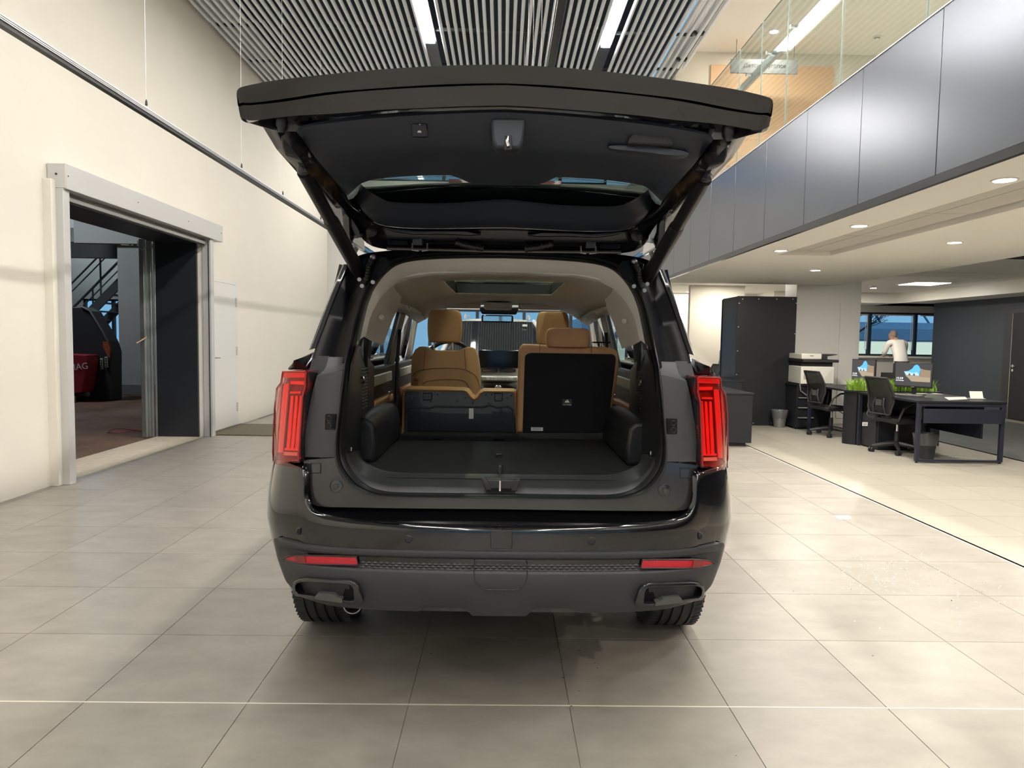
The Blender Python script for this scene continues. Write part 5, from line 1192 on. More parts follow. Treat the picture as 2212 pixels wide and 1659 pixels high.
for s in (1, -1):
    MB().prism([(s * p[0], p[2]) for p in sr], 2.708, 2.73, 'y').build('stiffener_rib', paint_in, gate, smooth=0, bevel=.004)
    hb = [(-0.351,2.76,1.747),(-0.314,2.76,1.751),(-0.312,2.76,1.723),(-0.351,2.76,1.724)]
    ho = MB().prism([(s * p[0], p[2]) for p in hb], 2.745, 2.78, 'y').build('hinge', dark_metal, gate, smooth=0, bevel=.003)
    MB().tube([(s * hb[0][0], 2.75, hb[3][2] + .006), (s * hb[0][0], 2.742, hb[3][2] - .02), (s * (hb[0][0] + .025), 2.742, hb[3][2] - .022)], .004, 6).build('hinge_pin', steel, ho)
    MB().tube([(s * (hb[1][0] + .02), 2.75, hb[3][2] + .006), (s * (hb[1][0] + .02), 2.742, hb[3][2] - .02), (s * (hb[1][0] + .0), 2.742, hb[3][2] - .022)], .004, 6).build('hinge_pin', steel, ho)
    rp = [(-0.505,2.74,1.772)][0]
    MB().lathe([(.024, .004), (.022, -.008), (.014, -.014), (.001, -.014)], 18, (s * rp[0], 2.74, rp[2]), 'y').build('grommet', rubber, gate)
    sp_ = [(-0.445,2.75,1.744),(-0.367,2.75,1.742),(-0.367,2.75,1.723),(-0.445,2.75,1.723)]
    MB().prism([(s * p[0], p[2]) for p in sp_], 2.748, 2.77, 'y').build('cover_plate', jamb, gate, smooth=0, bevel=.003)
    bo_ = [Vector((s * p[0], p[1], p[2])) for p in [(-0.185,2.745,1.737),(-0.158,2.745,1.729),(-0.123,2.745,1.721),(-0.078,2.745,1.715)]]
    pts = resample(bo_, 15)
    MB().tube(pts, [.014 if k % 2 else .011 for k in range(15)], 10).build('cable_boot', rubber, gate)
tb = [(-0.453,2.78,1.713),(-0.011,2.78,1.709)]
MB().tube([(tb[0][0], 2.775, tb[0][2]), (0, 2.775, tb[1][2]), (-tb[0][0], 2.775, tb[0][2])], .007, 8).build('cross_rod', mat('rod_grey', (.10, .10, .10), .3, metal=.7), gate)
# rear window glass, its frit edge and heater lines; outer skin with the window left open
gl0 = row([(-0.459,2.2,1.852),(-0.424,2.2,1.871),(-0.368,2.2,1.886),(-0.298,2.2,1.896),(-0.214,2.2,1.904),(-0.129,2.2,1.908),(-0.073,2.2,1.91),(-0.012,2.2,1.911)]); 
zg = lambda y: 1.985 - .16 * (y - 2.1)
gy_ = [2.12, 2.25, 2.4, 2.55, 2.66]
MB().grid([[(x, y, zg(y) - .03 * (x / .55) ** 2) for x in (-.54, -.36, -.18, 0, .18, .36, .54)] for y in gy_]).build('rear_glass', rear_glass, gate, smooth=60)
hl_ = MB()
for k in range(6):
    y = 2.22 + .06 * k
    hl_.tube([(x, y, zg(y) - .03 * (x / .55) ** 2 - .002) for x in (-.5, -.25, 0, .25, .5)], .0012, 4, False)
hl_.build('heater_line', mat('heater', (.10, .06, .04), .5), gate, kind='stuff')
sk = lambda x, y: interp(y, [(1.83, 2.05), (1.95, 2.05), (2.12, 1.99), (2.57, 1.915), (2.95, 1.82)]) - interp(y, [(1.83, .11), (2.1, .07), (2.9, .05)]) * (abs(x) / .66) ** 2
sxs = [-.69, -.66, -.54, -.2, .2, .54, .66, .69]; sys_ = [1.86, 1.95, 2.12, 2.57, 2.95]
vs = [(x * interp(y, [(1.84, .955), (2.1, .97), (2.9, .92)]), y, sk(x, y)) for y in sys_ for x in sxs]; fs = []
for j in range(4):
    for i in range(7):
        if j == 2 and 2 <= i <= 4: continue
        fs.append((j * 8 + i, j * 8 + i + 1, (j + 1) * 8 + i + 1, (j + 1) * 8 + i))
MB().add(vs, fs).build('outer_skin', paint, gate, smooth=60, solid=.006, offset=1)
MB().grid([[(x, y, zg(y) + .012 - .03 * (x / .55) ** 2) for x in (-.53, -.3, 0, .3, .53)] for y in (2.565, 2.62, 2.68)]).build('glass_frit', mat('frit_grey', (.075, .085, .080), .6), gate, solid=.006)
# brake light unit behind the top of the glass
bx('brake_light', red_dark, -.20, .20, 2.56, 2.59, 1.922, 1.934, gate)
# latch cover, button, grab recess on the trim
lc = [(-0.04,1.915,1.95),(0.054,1.915,1.952),(0.047,1.915,1.891),(0.037,1.915,1.871),(-0.025,1.915,1.871),(-0.036,1.915,1.892)]
lco = MB().prism([(p[0], p[2]) for p in lc], 1.90, 1.97, 'y').build('latch_cover', gate_trim, gate, bevel=.008, seg=3)
lq = [(-0.002,1.89,1.903),(0.015,1.89,1.904),(0.018,1.89,1.866),(-0.004,1.89,1.865)]
MB().prism([(p[0], p[2]) for p in lq], 1.893, 1.905, 'y').build('latch_slot', black_matte, lco, bevel=.002)
MB().tube([(lq[0][0] + .008, 1.892, lq[0][2] - .004), (lq[0][0] + .006, 1.885, lq[0][2] - .018), (lq[0][0] + .010, 1.886, lq[0][2] - .03)], .005, 8).build('latch_claw', chrome, lco)
bt = [(-0.248,1.922,1.935),(-0.208,1.922,1.936),(-0.205,1.922,1.902),(-0.25,1.922,1.902)]
yb_ = 1.908
tm = Matrix.Translation((sum(p[0] for p in bt) / 4, 1.920, sum(p[2] for p in bt) / 4)) @ Matrix.Rotation(math.radians(39), 4, 'X')
bo_ = MB().box(-.0215, .0215, -.005, .012, -.0195, .0195, tm).build('close_button', gloss_black, gate, bevel=.005)
MB().box(-.0175, .0175, -.0075, .004, -.0150, .0150, tm).build('button_key', gate_trim, bo_, bevel=.002)
MB().prism([(-.005, -.0025), (.005, -.0025), (.005, .0005), (.002, .003), (-.001, .003), (-.005, .0005)], -.0086, -.0074, 'y', tm).build('button_symbol', label_white, bo_, smooth=0)
gr = [(p[0], p[2]) for p in cr([Vector(p) for p in [(0.322,1.93,1.894),(0.331,1.93,1.914),(0.345,1.93,1.923),(0.38,1.93,1.925),(0.425,1.93,1.923),(0.442,1.93,1.914),(0.448,1.93,1.89)]], 3)]
go = MB().prism(gr, 1.915, 1.99, 'y').build('grab_recess', mat('recess_black', (.007, .008, .010), .6), gate, smooth=0, bevel=.006)
gl_ = [(p[0], p[2]) for p in cr([Vector(p) for p in [(0.275,1.955,1.89),(0.298,1.955,1.894),(0.386,1.955,1.893),(0.449,1.955,1.887),(0.489,1.955,1.879),(0.487,1.955,1.871),(0.437,1.955,1.87),(0.374,1.955,1.877),(0.292,1.955,1.883)]], 3, True)]
MB().prism(gl_, 1.935, 1.99, 'y').build('grab_lip', gate_trim, gate, bevel=.005)

# ================================================================ OFFICE ZONE
cab = thing('cabinet', 'tall black cabinet with silver screw caps standing beside the white pillar', 'cabinet', (4.3, 12, 0))
bx('front_panel', black_lam, 3.82, 4.795, 11.60, 11.622, .0, 2.12, cab, bevel=.002)
bx('side_panel', black_lam, 3.82, 3.842, 11.624, 12.38, .0, 2.115, cab, bevel=.002)
bx('side_panel', black_lam, 4.773, 4.795, 11.624, 12.38, .0, 2.115, cab, bevel=.002)
bx('top_panel', black_lam, 3.842, 4.773, 11.624, 12.38, 2.09, 2.112, cab, bevel=.002)
bx('door', black_lam, 3.81, 4.80, 12.385, 12.405, .03, 2.10, cab, bevel=.002)
for px_, pz_ in [(3.9,2.071),(4.165,2.075),(4.461,2.08),(4.727,2.084),(3.849,2.003),(3.847,1.618),(3.846,1.225),(3.844,0.837),(4.783,2.017),(4.78,1.519),(4.785,1.033),(4.149,0.038),(4.448,0.042)]: MB().cyl((px_, 11.60, pz_), .008, -.004, 'y', 12).build('screw_cap', alu, cab)

ct = thing('counter', 'low black counter whose end panel shows behind the right tail lamp', 'counter', (2.6, 9.8, 0))
bx('end_panel', black_lam, 2.0, 3.275, 9.20, 9.225, .05, .685, ct, bevel=.002)
bx('top', black_lam, 1.98, 3.285, 9.19, 11.0, .685, .71, ct, bevel=.003)
bx('side_panel', black_lam, 3.25, 3.275, 9.227, 10.98, .05, .685, ct, bevel=.002)
bx('plinth', black_matte, 2.05, 3.22, 9.26, 10.95, 0, .05, ct)
ds = thing('side_desk', 'black desk standing between the low counter and the tall cabinet', 'desk', (3.2, 11.6, 0))
bx('top', black_lam, 2.5, 3.80, 11.05, 12.2, .745, .77, ds, bevel=.003)
for x in (2.52, 3.76): bx('panel', black_lam, x, x + .022, 11.08, 12.17, 0, .745, ds, bevel=.002)

# desks
def desk(y0, y1, x0, x1, label):
    t = thing('desk', label, 'desk', ((x0 + x1) / 2, (y0 + y1) / 2, 0), 'black office desks with loop legs')
    bx('top', black_lam, x0, x1, y0, y1, .70, .726, t, bevel=.002)
    e = .042
    for y in (y0 + .01, y1 - .01 - e):
        for x in (x0 + .005, x1 - .005 - e): bx('leg', navy, x, x + e, y, y + e, .02, .70, t, bevel=.002)
        bx('foot_bar', navy, x0 + .005 + e, x1 - .005 - e, y, y + e, .012, .04, t, bevel=.002)
        bx('top_bar', navy, x0 + .005 + e, x1 - .005 - e, y, y + e, .662, .70, t, bevel=.002)
        for x in (x0 + .025, x1 - .028): MB().cyl((x, y + .02, 0), .016, .02, seg=10).build('glide', black_matte, t)
    bx('modesty_panel', navy, x1 - .16, x1 - .14, y0 + .18, y1 - .1, .27, .66, t, bevel=.002)
    return t
d1 = desk(8.09, 9.50, 4.80, 5.83, 'black office desk nearest the camera with a paper basket under it')
bx('apron', navy, 4.86, 5.78, 8.075, 8.09, .47, .635, d1, bevel=.002)
d2_ = desk(9.83, 11.07, 4.80, 5.83, 'black office desk beside the printer and the drawer unit')
pd = thing('planter_divider', 'black rounded divider cabinet between the two desks carrying artificial grass', 'planter', (5.3, 9.66, 0))
pts = [(4.74 + .02 * math.cos(a) * 1 - .0, 9.66 + .145 * math.sin(a)) for a in [PI / 2 + PI * k / 8 for k in range(9)]]
pts = [(4.80 - .10 * math.sin(PI * k / 10), 9.805 - .29 * k / 10) for k in range(11)] + [(5.95, 9.515), (5.95, 9.805)]
MB().prism(pts, .0, .715, 'z').build('body', black_lam, pd, smooth=30)
MB().prism([(x - .012 if x < 5 else x + .01, y + (.006 if y > 9.66 else -.006)) for x, y in pts], .715, .735, 'z').build('rim', black_lam, pd, smooth=30)
bx('recess', black_matte, 5.0, 5.7, 9.511, 9.514, .08, .62, pd)
gr1 = mat('grass_green', (.24, .42, .04), .5, noise=.4, nscale=18)
rg = random.Random(11)
def grass(x0, x1, y0, y1, n, label):
    b = MB()
    for k in range(n):
        cxp, cyp = rg.uniform(x0, x1), rg.uniform(y0, y1)
        a = rg.uniform(0, 2 * PI); L = rg.uniform(.13, .24); bend = rg.uniform(.02, .14); w = rg.uniform(.004, .008)
        dx_, dy_ = math.cos(a), math.sin(a); vs = []
        for t in (0, .35, .7, 1):
            r = bend * t * t; z = .732 + L * (t - .25 * t * t); ww = w * (1 - t * .92)
            vs += [(cxp + dx_ * r - dy_ * ww, cyp + dy_ * r + dx_ * ww, z), (cxp + dx_ * r + dy_ * ww, cyp + dy_ * r - dx_ * ww, z)]
        b.add(vs, [(0, 1, 3, 2), (2, 3, 5, 4), (4, 5, 7, 6)])
    o = b.build('grass', gr1, pd, smooth=60, kind='stuff', fix=False, label=label)
grass(4.78, 5.30, 9.53, 9.79, 620, 'left clump of bright green artificial grass')
grass(5.32, 5.90, 9.53, 9.79, 620, 'right clump of bright green artificial grass')
pc = thing('pedestal', 'black pedestal box with a small white sticker under the nearest desk', 'drawer unit', (5.1, 9.25, 0))
bx('body', black_lam, 4.86, 5.42, 9.06, 9.48, .012, .46, pc, bevel=.012)
bx('front', black_matte, 4.85, 4.862, 9.09, 9.45, .03, .44, pc, bevel=.003)
q = [(4.654,0.362),(4.723,0.315)]
st_ = bx('sticker', label_white, q[0][0], q[1][0], 9.053, 9.056, q[1][1], q[0][1], pc, label='small white sticker')
for k in range(2): bx('print_line', dark_metal, q[0][0] + .008, q[1][0] - .008, 9.052, 9.0532, q[1][1] + .012 + .014 * k, q[1][1] + .018 + .014 * k, st_)
for x in (4.90, 5.38):
    for y in (9.10, 9.44): MB().cyl((x, y, 0), .02, .013, seg=10).build('foot', black_matte, pc)
b2 = thing('under_desk_bin', 'black waste bin with dark liner standing behind the pedestal box', 'bin', (4.93, 9.55, 0))
b2 = None
bpy.data.objects.remove(bpy.data.objects['under_desk_bin'])

du = thing('drawer_unit', 'black drawer unit with silver handles under the white printer', 'drawer unit', (4.7, 11.5, 0))
bx('body', black_lam, 4.66, 5.22, 11.14, 11.57, .03, .69, du, bevel=.003)
bx('top', black_lam, 4.65, 5.23, 11.12, 11.58, .69, .715, du, bevel=.003)
for k in range(4):
    z0 = .05 + .158 * k
    f = bx('drawer', black_lam, 4.67, 4.94, 11.123, 11.14, z0, z0 + .150, du, bevel=.002)
    if k < 3: MB().prism([(11.123, z0 + .150), (11.098, z0 + .146), (11.098, z0 + .134), (11.104, z0 + .134), (11.106, z0 + .142), (11.123, z0 + .144)], 4.68, 4.93, 'x').build('handle', alu, f, smooth=0)
for x in (4.70, 5.18):
    for y in (11.18, 11.54): MB().cyl((x, y, 0), .02, .03, seg=10).build('foot', black_matte, du)
# printer
pr = thing('printer', 'white multifunction printer with black scanner tray standing on the drawer unit', 'printer', (4.8, 11.6, .715))
pw = mat('printer_white', (.70, .69, .64), .4)
bx('body', pw, 4.54, 5.06, 11.40, 11.90, .725, 1.005, pr, bevel=.012)
bx('front_door', pw, 4.70, 5.055, 11.385, 11.402, .74, .99, pr, bevel=.004)
bx('paper_indicator', mat('printer_grey', (.36, .36, .34), .5), 4.585, 4.625, 11.393, 11.402, .80, .92, pr)
bx('output_tray', black_matte, 4.55, 5.04, 11.41, 11.90, 1.005, 1.07, pr, bevel=.006)
bx('control_panel', black_matte, 4.53, 5.10, 11.33, 11.90, 1.07, 1.115, pr, bevel=.006)
sn = bx('scanner', pw, 4.54, 4.86, 11.40, 11.90, 1.115, 1.205, pr, bevel=.014)
bx('name_plate', mat('printer_grey2', (.2, .2, .2), .5), 4.67, 4.73, 11.397, 11.401, 1.165, 1.177, sn)
bx('feeder', black_matte, 4.86, 4.96, 11.42, 11.88, 1.115, 1.195, pr, bevel=.006)
MB().prism([(4.90, 1.18), (4.96, 1.195), (5.13, 1.20), (5.13, 1.192), (4.97, 1.165), (4.90, 1.16)], 11.45, 11.85, 'y').build('feed_tray', black_matte, pr, smooth=0, bevel=.003)
for x in (4.57, 5.03):
    for y in (11.43, 11.87): MB().cyl((x, y, .715), .018, .011, seg=10).build('foot', black_matte, pr)
for o in pr.children: pass
pr.location = (pr.location[0] + .155, pr.location[1] - .305, pr.location[2])
MB().tube([(4.69, 11.110, .730), (4.685, 11.096, .72), (4.70, 11.10, .62), (4.78, 11.09, .56), (4.88, 11.088, .50)], .008, 6).build('printer_cable', mat('cable_grey', (.25, .25, .26), .5)); tag(bpy.data.objects['printer_cable'], 'grey cable drooping over the drawer unit front', 'cable')

# monitors
scr_bg = emat('screen_rock', (.055, .052, .050), 1.0)
def monitor(ax, ay, bx_, by_, zt, zb, label, clock, size=1):
    a, b_ = Vector((ax, ay, 0)), Vector((bx_, by_, 0)); c0 = (a + b_) / 2; w = (b_ - a).length; h = zt - zb
    ang = math.atan2(b_.y - a.y, b_.x - a.x)
    m = Matrix.Translation((c0.x, c0.y, zb)) @ Matrix.Rotation(ang, 4, 'Z')
    R = m.to_3x3()
    t = thing('monitor', label, 'monitor', (c0.x, c0.y, .726), 'desk monitors')
    MB().box(-w / 2, w / 2, 0, .028, 0, h, m).build('casing', black_matte, t, bevel=.004)
    s = MB().box(-w / 2 + .008, w / 2 - .008, -.0015, .001, .022, h - .008, m).build('screen', scr_bg, t, smooth=0)
    P = lambda q: [(lerp(-w / 2 + .008, w / 2 - .008, u), lerp(.022, h - .008, v)) for u, v in q]
    sky = [(.24, .63), (.36, .66), (.46, .76), (.53, .92), (.60, .96), (.66, .88), (.69, .74), (.68, .58), (.66, .47), (.30, .47)]
    MB().prism(P(sky), -.0022, -.0014, 'y', m).build('sky_image', emat('screen_sky', (.10, .40, .90), .95), s, smooth=0)
    MB().prism(P([(.30, .47), (.28, .56), (.24, .63), (.36, .62), (.50, .58), (.60, .62), (.66, .52), (.66, .47)]), -.0027, -.0020, 'y', m).build('haze_image', emat('screen_haze', (.45, .62, .88), .8), s, smooth=0)
    MB().prism(P([(.28, .46), (.66, .47), (.97, .40), (.97, .20), (.46, .20), (.38, .33)]), -.0026, -.0014, 'y', m).build('sand_image', emat('screen_sand', (.42, .34, .24), .7), s, smooth=0)
    MB().prism(P([(.66, .42), (.70, .62), (.68, .80), (.80, .74), (.97, .72), (.97, .40)]), -.0030, -.0014, 'y', m).build('rock_image', emat('screen_cliff', (.36, .27, .18), .65), s, smooth=0)
    for u in (.40, .53): MB().prism(P([(u - .035, .46), (u - .02, .54), (u, .57), (u + .02, .52), (u + .03, .46)]), -.0033, -.0024, 'y', m).build('stack_image', emat('screen_stack', (.16, .13, .11), .6), s, smooth=0)
    wt = emat('screen_text', (.9, .92, .95), .9)
    text('clock_digits', '15:59', .042 * size, wt, m @ Vector((-w / 2 + .018, -.003, .022 + h * .24)), R @ RX90, s, .0003)
    bx_l = MB()
    for k, (u0, u1) in enumerate(((0, .03), (.036, .06), (.064, .10))): bx_l.box(-w / 2 + .018 + u0, -w / 2 + .018 + u1, -.003, -.002, .022 + h * .185, .022 + h * .205, m)
    bx_l.build('date_line', wt, s, smooth=0, kind='stuff')
    MB().box(-.02, .02, -.003, 0, .006, .013, m).build('brand_mark', alu, t, smooth=0)
    MB().box(-.025, .025, .03, .05, -(zb - .74), h * .5, m).build('stand_neck', black_matte, t, bevel=.004)
    MB().box(-.11, .11, -.06, .14, -(zb - .727), -(zb - .74), m).build('stand_foot', black_matte, t, bevel=.006)
monitor(5.12, 9.19, 5.375, 8.80, 1.138, .822, 'desk monitor with beach cave picture on the nearest desk', '15:59')
monitor(5.35, 10.80, 5.475, 10.36, 1.14, .80, 'desk monitor on the farther desk partly behind the office chair', '15:59')
bm_ = thing('monitor', 'small black box shaped monitor back seen beyond the grass', 'monitor', (5.9, 10.6, .726), 'desk monitors')
bx('casing', black_matte, 5.66, 5.83, 10.5, 10.54, .74, .95, bm_, bevel=.004)
bx('stand_foot', black_matte, 5.68, 5.80, 10.46, 10.58, .727, .74, bm_, bevel=.003)
# things on the near desk
kx, ky = [(5.571,9.781)][0]
kb = thing('keyboard', 'grey keyboard lying before the monitor on the nearest desk', 'keyboard', (kx, ky, .727))
km = Matrix.Translation((5.08, 8.87, .727)) @ Matrix.Rotation(-1.0, 4, 'Z')
MB().box(-.21, .21, -.065, .065, 0, .014, km).build('body', mat('kb_grey', (.10, .10, .105), .5), kb, bevel=.004)
kk = MB()
for r in range(5):
    for k in range(16): kk.box(-.205 + .0255 * k, -.184 + .0255 * k, -.058 + .024 * r, -.038 + .024 * r, .014, .019, km)
kk.build('keys', mat('kb_key', (.22, .22, .22), .5), kb, smooth=0, kind='stuff')
x, y = [(5.642,9.276)][0]
mp = bx('mouse_pad', mat('pad_light', (.55, .55, .52), .6), x - .20, x + .14, y - .07, y + .07, .7265, .7285)
tag(mp, 'light mouse mat on the nearest desk', 'mouse mat')
ms = thing('mouse', 'black computer mouse on the light mouse mat', 'mouse', (x, y, .73))
MB().ball((x, y, .7465), .055, .032, .017, 14).build('shell', black_matte, ms)
MB().cyl((x - .02, y - .004, .756), .008, .008, 'y', 10).build('wheel', dark_metal, ms)
x, y = [(5.739,8.467)][0]
cd = thing('card_holder', 'small silver holder with a white card on the nearest desk', 'card holder', (x, y, .727))
bx('base', alu, x - .09, x + .08, y - .03, y + .05, .727, .737, cd, bevel=.003)
MB().box(-.08, .075, -.004, .004, 0, .085, Matrix.Translation((x, y + .012, .737)) @ Matrix.Rotation(-.35, 4, 'X')).build('card', white_plastic, cd, smooth=0)
pp = [(5.466,8.68),(5.81,8.807),(5.592,8.431),(5.252,8.249)]
po = MB().prism(pp, .7265, .7285, 'z').build('paper_sheet', white_plastic, smooth=0); tag(po, 'white sheet of paper lying on the nearest desk', 'paper')

# office chairs
mesh_black = mat('chair_mesh', (.012, .012, .013), .6, alpha=.82)
def office_chair(x, y, rot, label):
    t = thing('office_chair', label, 'chair', (x, y, 0), 'black mesh office chairs')
    m = Matrix.Translation((x, y, 0)) @ Matrix.Rotation(rot, 4, 'Z')      # local +x is the way the chair faces
    cp = black_matte
    for k in range(5):
        a = 2 * PI * k / 5 + .3; dx_, dy_ = math.cos(a), math.sin(a)
        MB().tube([(dx_ * .03, dy_ * .03, .115), (dx_ * .16, dy_ * .16, .10), (dx_ * .30, dy_ * .30, .075)], [.032, .027, .018], 8, True, m).build('base_arm', cp, t)
        c = (dx_ * .30, dy_ * .30, .032)
        ca = MB()
        for s in (-1, 1): ca.cyl((c[0] - dy_ * .012 * s, c[1] + dx_ * .012 * s, .03), .001, .001)
        ca = MB(); mm = m @ Matrix.Translation((c[0], c[1], .031)) @ Matrix.Rotation(a + .6, 4, 'Z')
        ca.cyl((0, -.028, 0), .031, .022, 'y', 16, mm); ca.cyl((0, .006, 0), .031, .022, 'y', 16, mm); ca.box(-.012, .012, -.006, .006, -.01, .045, mm)
        ca.build('caster', cp, t)
    MB().lathe([(.036, .08), (.036, .14), (.028, .14), (.028, .27), (.001, .27)], 16, (0, 0, 0), 'z', m).build('gas_lift_cover', cp, t)
    MB().lathe([(.018, .26), (.018, .385)], 14, (0, 0, 0), 'z', m).build('gas_lift', chrome, t)
    MB().box(-.09, .09, -.06, .06, .385, .41, m).build('tilt_box', cp, t, bevel=.01)
    MB().cyl((.0, -.075, .395), .012, .02, 'y', 10, m).build('lever_cap', mat('lever_red', (.5, .08, .10), .4), t)
    MB().tube([(0, -.05, .39), (.02, -.16, .38), (.03, -.24, .35)], .006, 6, True, m).build('lever', cp, t)
    rows = []
    for k, (xx, zz) in enumerate(((-.23, .445), (-.2, .45), (.0, .452), (.16, .45), (.24, .425))):
        rows.append([m @ Vector((xx, yy * (.95 if k in (0, 4) else 1), zz - .012 * (abs(yy) / .24) ** 2)) for yy in (-.24, -.16, 0, .16, .24)])
    MB().grid(rows).build('seat', mat('chair_fabric', (.010, .010, .012), .85, bump=.4, bscale=400), t, solid=.055, offset=-1, bevel=.012)
    prof = [(-.27, .50), (-.285, .58), (-.27, .66), (-.285, .76), (-.33, .87), (-.385, .955)]
    wid = [.17, .20, .215, .215, .20, .185]
    cur = [.0, .01, .015, .02, .025, .035]
    rows = [[m @ Vector((px_ + cu * (yy / w) ** 2 * 1.0, yy, pz_)) for yy in [w * q for q in (-1, -.6, -.2, .2, .6, 1)]] for (px_, pz_), w, cu in zip(prof, wid, cur)]
    bk_ = MB().grid(rows).build('backrest', mesh_black, t, smooth=60, solid=.006)
    edge = [r[0] for r in rows] + rows[-1][1:-1] + [r[-1] for r in rows[::-1]] + rows[0][-2:0:-1]
    MB().tube(edge + [edge[0]], .013, 8, False).build('back_frame', cp, bk_)
    for s in (-1, 1):
        MB().tube([m @ Vector(v) for v in ((-.28, s * .07, .70), (-.30, s * .09, .60), (-.27, s * .10, .50), (-.12, s * .09, .41))], .014, 8).build('back_strut', cp, t)
        MB().tube([m @ Vector(v) for v in ((-.20, s * .24, .425), (-.22, s * .275, .46), (-.17, s * .285, .58), (-.06, s * .285, .645), (.10, s * .285, .655), (.14, s * .275, .63), (.10, s * .25, .47), (.06, s * .22, .43))], .014, 8).build('armrest', cp, t)
    MB().box(-.30, -.285, -.05, .05, .60, .68, m).build('lumbar_pad', mat('lumbar_grey', (.06, .06, .062), .5), t, bevel=.004)
    return t
p = [(5.24,9.262),(5.128,11.049)]
office_chair(5.02, 8.90, .22, 'black mesh office chair at the nearest desk')
office_chair(4.90, 10.45, .16, 'black mesh office chair at the farther desk before the drawer unit')
oc3 = office_chair(3.55, 12.75, PI + .15, 'dark office chair mostly hidden behind the tall black cabinet')
MB().prism([(-.41, .93), (-.44, 1.06), (-.44, 1.2), (-.46, 1.25), (-.48, 1.25), (-.465, 1.06), (-.435, .93)], -.14, .14, 'y', Matrix.Translation((3.55, 12.75, 0)) @ Matrix.Rotation(PI + .15, 4, 'Z')).build('head_support', mat('chair_grey', (.16, .16, .165), .5), oc3, smooth=0, bevel=.01)

# bins
def bin_(x, y, r0, r1, h, m, bagm, label, cat='bin'):
    t = thing('waste_bin', label, cat, (x, y, 0), 'office waste bins')
    MB().lathe([(.001, .004), (r0, 0), (r1, h), (r1 - .004, h), (r0 - .004, .008), (.001, .008)], 28, (x, y, 0)).build('body', m, t, smooth=50)
    MB().tube([(x + r1 * math.cos(a), y + r1 * math.sin(a), h) for a in [2 * PI * k / 28 for k in range(29)]], .005, 6, False).build('rim', m, t)
    rr = random.Random(2); rings = []
    for q, (k, z) in enumerate(((-.008, h - .02), (-.006, h + .004), (.006, h + .008), (.010, h - .01), (.009, h - .05), (.006, h * .55))):
        rings.append([(x + (lerp(r0, r1, min(z / h, 1)) + k + rr.uniform(-.003, .004)) * math.cos(a), y + (lerp(r0, r1, min(z / h, 1)) + k + rr.uniform(-.003, .004)) * math.sin(a), z + rr.uniform(-.006, .006)) for a in [2 * PI * i / 40 for i in range(40)]])
    MB().grid(rings, True).build('liner_bag', bagm, t, smooth=60)
x, y = [(4.674,11.471)][0]
bin_(4.515, 11.43, .085, .122, .27, mat('bin_metal', (.22, .22, .22), .4, metal=.5), mat('bag_grey', (.10, .10, .105), .25), 'silver metal waste bin with grey liner beside the tall black cabinet')
bin_(5.12, 8.45, .095, .135, .30, black_matte, mat('bag_dark', (.055, .055, .06), .22), 'black waste bin with dark grey liner inside the nearest desk frame')
# paper on the floor
pp = [(2.655,5.545),(2.776,5.558),(2.755,5.448),(2.64,5.435)]
po = MB().prism(pp, .0005, .003, 'z').build('paper_note', mat('paper', (.85, .84, .82), .6), smooth=0); tag(po, 'small white paper lying alone on the grey tiles', 'paper')

# the man at the window
skin = mat('skin', (.42, .22, .15), .55); shirt = mat('shirt_white', (.72, .70, .66), .7, bump=.3, bscale=40); trousers = mat('trousers', (.015, .016, .02), .8); hair = mat('hair_grey', (.20, .16, .13), .8)
pe = thing('person', 'man in white shirt seen from behind leaning at the office window', 'person', (8.78, 15.5, 0))
def skinned(name, joints, edges, m, parent, root=0):
    me = bpy.data.meshes.new(name); me.from_pydata([j[:3] for j in joints], edges, []); me.materials.append(m)
    o = bpy.data.objects.new(name, me); C.objects.link(o)
    sk_ = o.modifiers.new('skin', 'SKIN'); sk_.use_smooth_shade = True
    for i, j in enumerate(joints):
        v = me.skin_vertices[0].data[i]; v.radius = (j[3], j[4] if len(j) > 4 else j[3]); v.use_root = i == root
    sb = o.modifiers.new('sub', 'SUBSURF'); sb.levels = sb.render_levels = 2
    bpy.context.view_layer.update()
    me2 = bpy.data.meshes.new_from_object(o.evaluated_get(bpy.context.evaluated_depsgraph_get()))
    bpy.data.objects.remove(o)
    o = bpy.data.objects.new(name, me2); C.objects.link(o); put(o, parent); me2.shade_smooth()
    return o
X0, Y0 = 8.78, 15.5
body = skinned('body', [
    (X0, Y0, .90, .15, .12), (X0, Y0 + .04, 1.08, .15, .11), (X0 - .01, Y0 + .13, 1.28, .17, .11), (X0 - .02, Y0 + .22, 1.42, .12, .09),
    (X0 - .20, Y0 + .22, 1.40, .07), (X0 - .23, Y0 + .32, 1.16, .052), (X0 - .10, Y0 + .54, 1.12, .042),
    (X0 + .18, Y0 + .20, 1.40, .07), (X0 + .22, Y0 + .32, 1.16, .052), (X0 + .08, Y0 + .54, 1.12, .042),
    (X0 - .10, Y0, .82, .095), (X0 - .11, Y0 + .02, .46, .065), (X0 - .12, Y0 - .02, .09, .05), (X0 - .13, Y0 + .12, .04, .04),
    (X0 + .10, Y0, .82, .095), (X0 + .11, Y0 + .02, .46, .065), (X0 + .12, Y0 - .02, .09, .05), (X0 + .13, Y0 + .12, .04, .04)],
    [(0, 1), (1, 2), (2, 3), (3, 4), (4, 5), (5, 6), (3, 7), (7, 8), (8, 9), (0, 10), (10, 11), (11, 12), (12, 13), (0, 14), (14, 15), (15, 16), (16, 17)], shirt, pe)
me = body.data; me.materials.append(trousers)
for p in me.polygons:
    if p.center.z < .965: p.material_index = 1
body['label'] = 'body in white shirt and dark trousers'
hm = Matrix.Translation((X0 - .07, Y0 + .30, 1.565)) @ Matrix.Rotation(.25, 4, 'Y') @ Matrix.Rotation(-.35, 4, 'X')
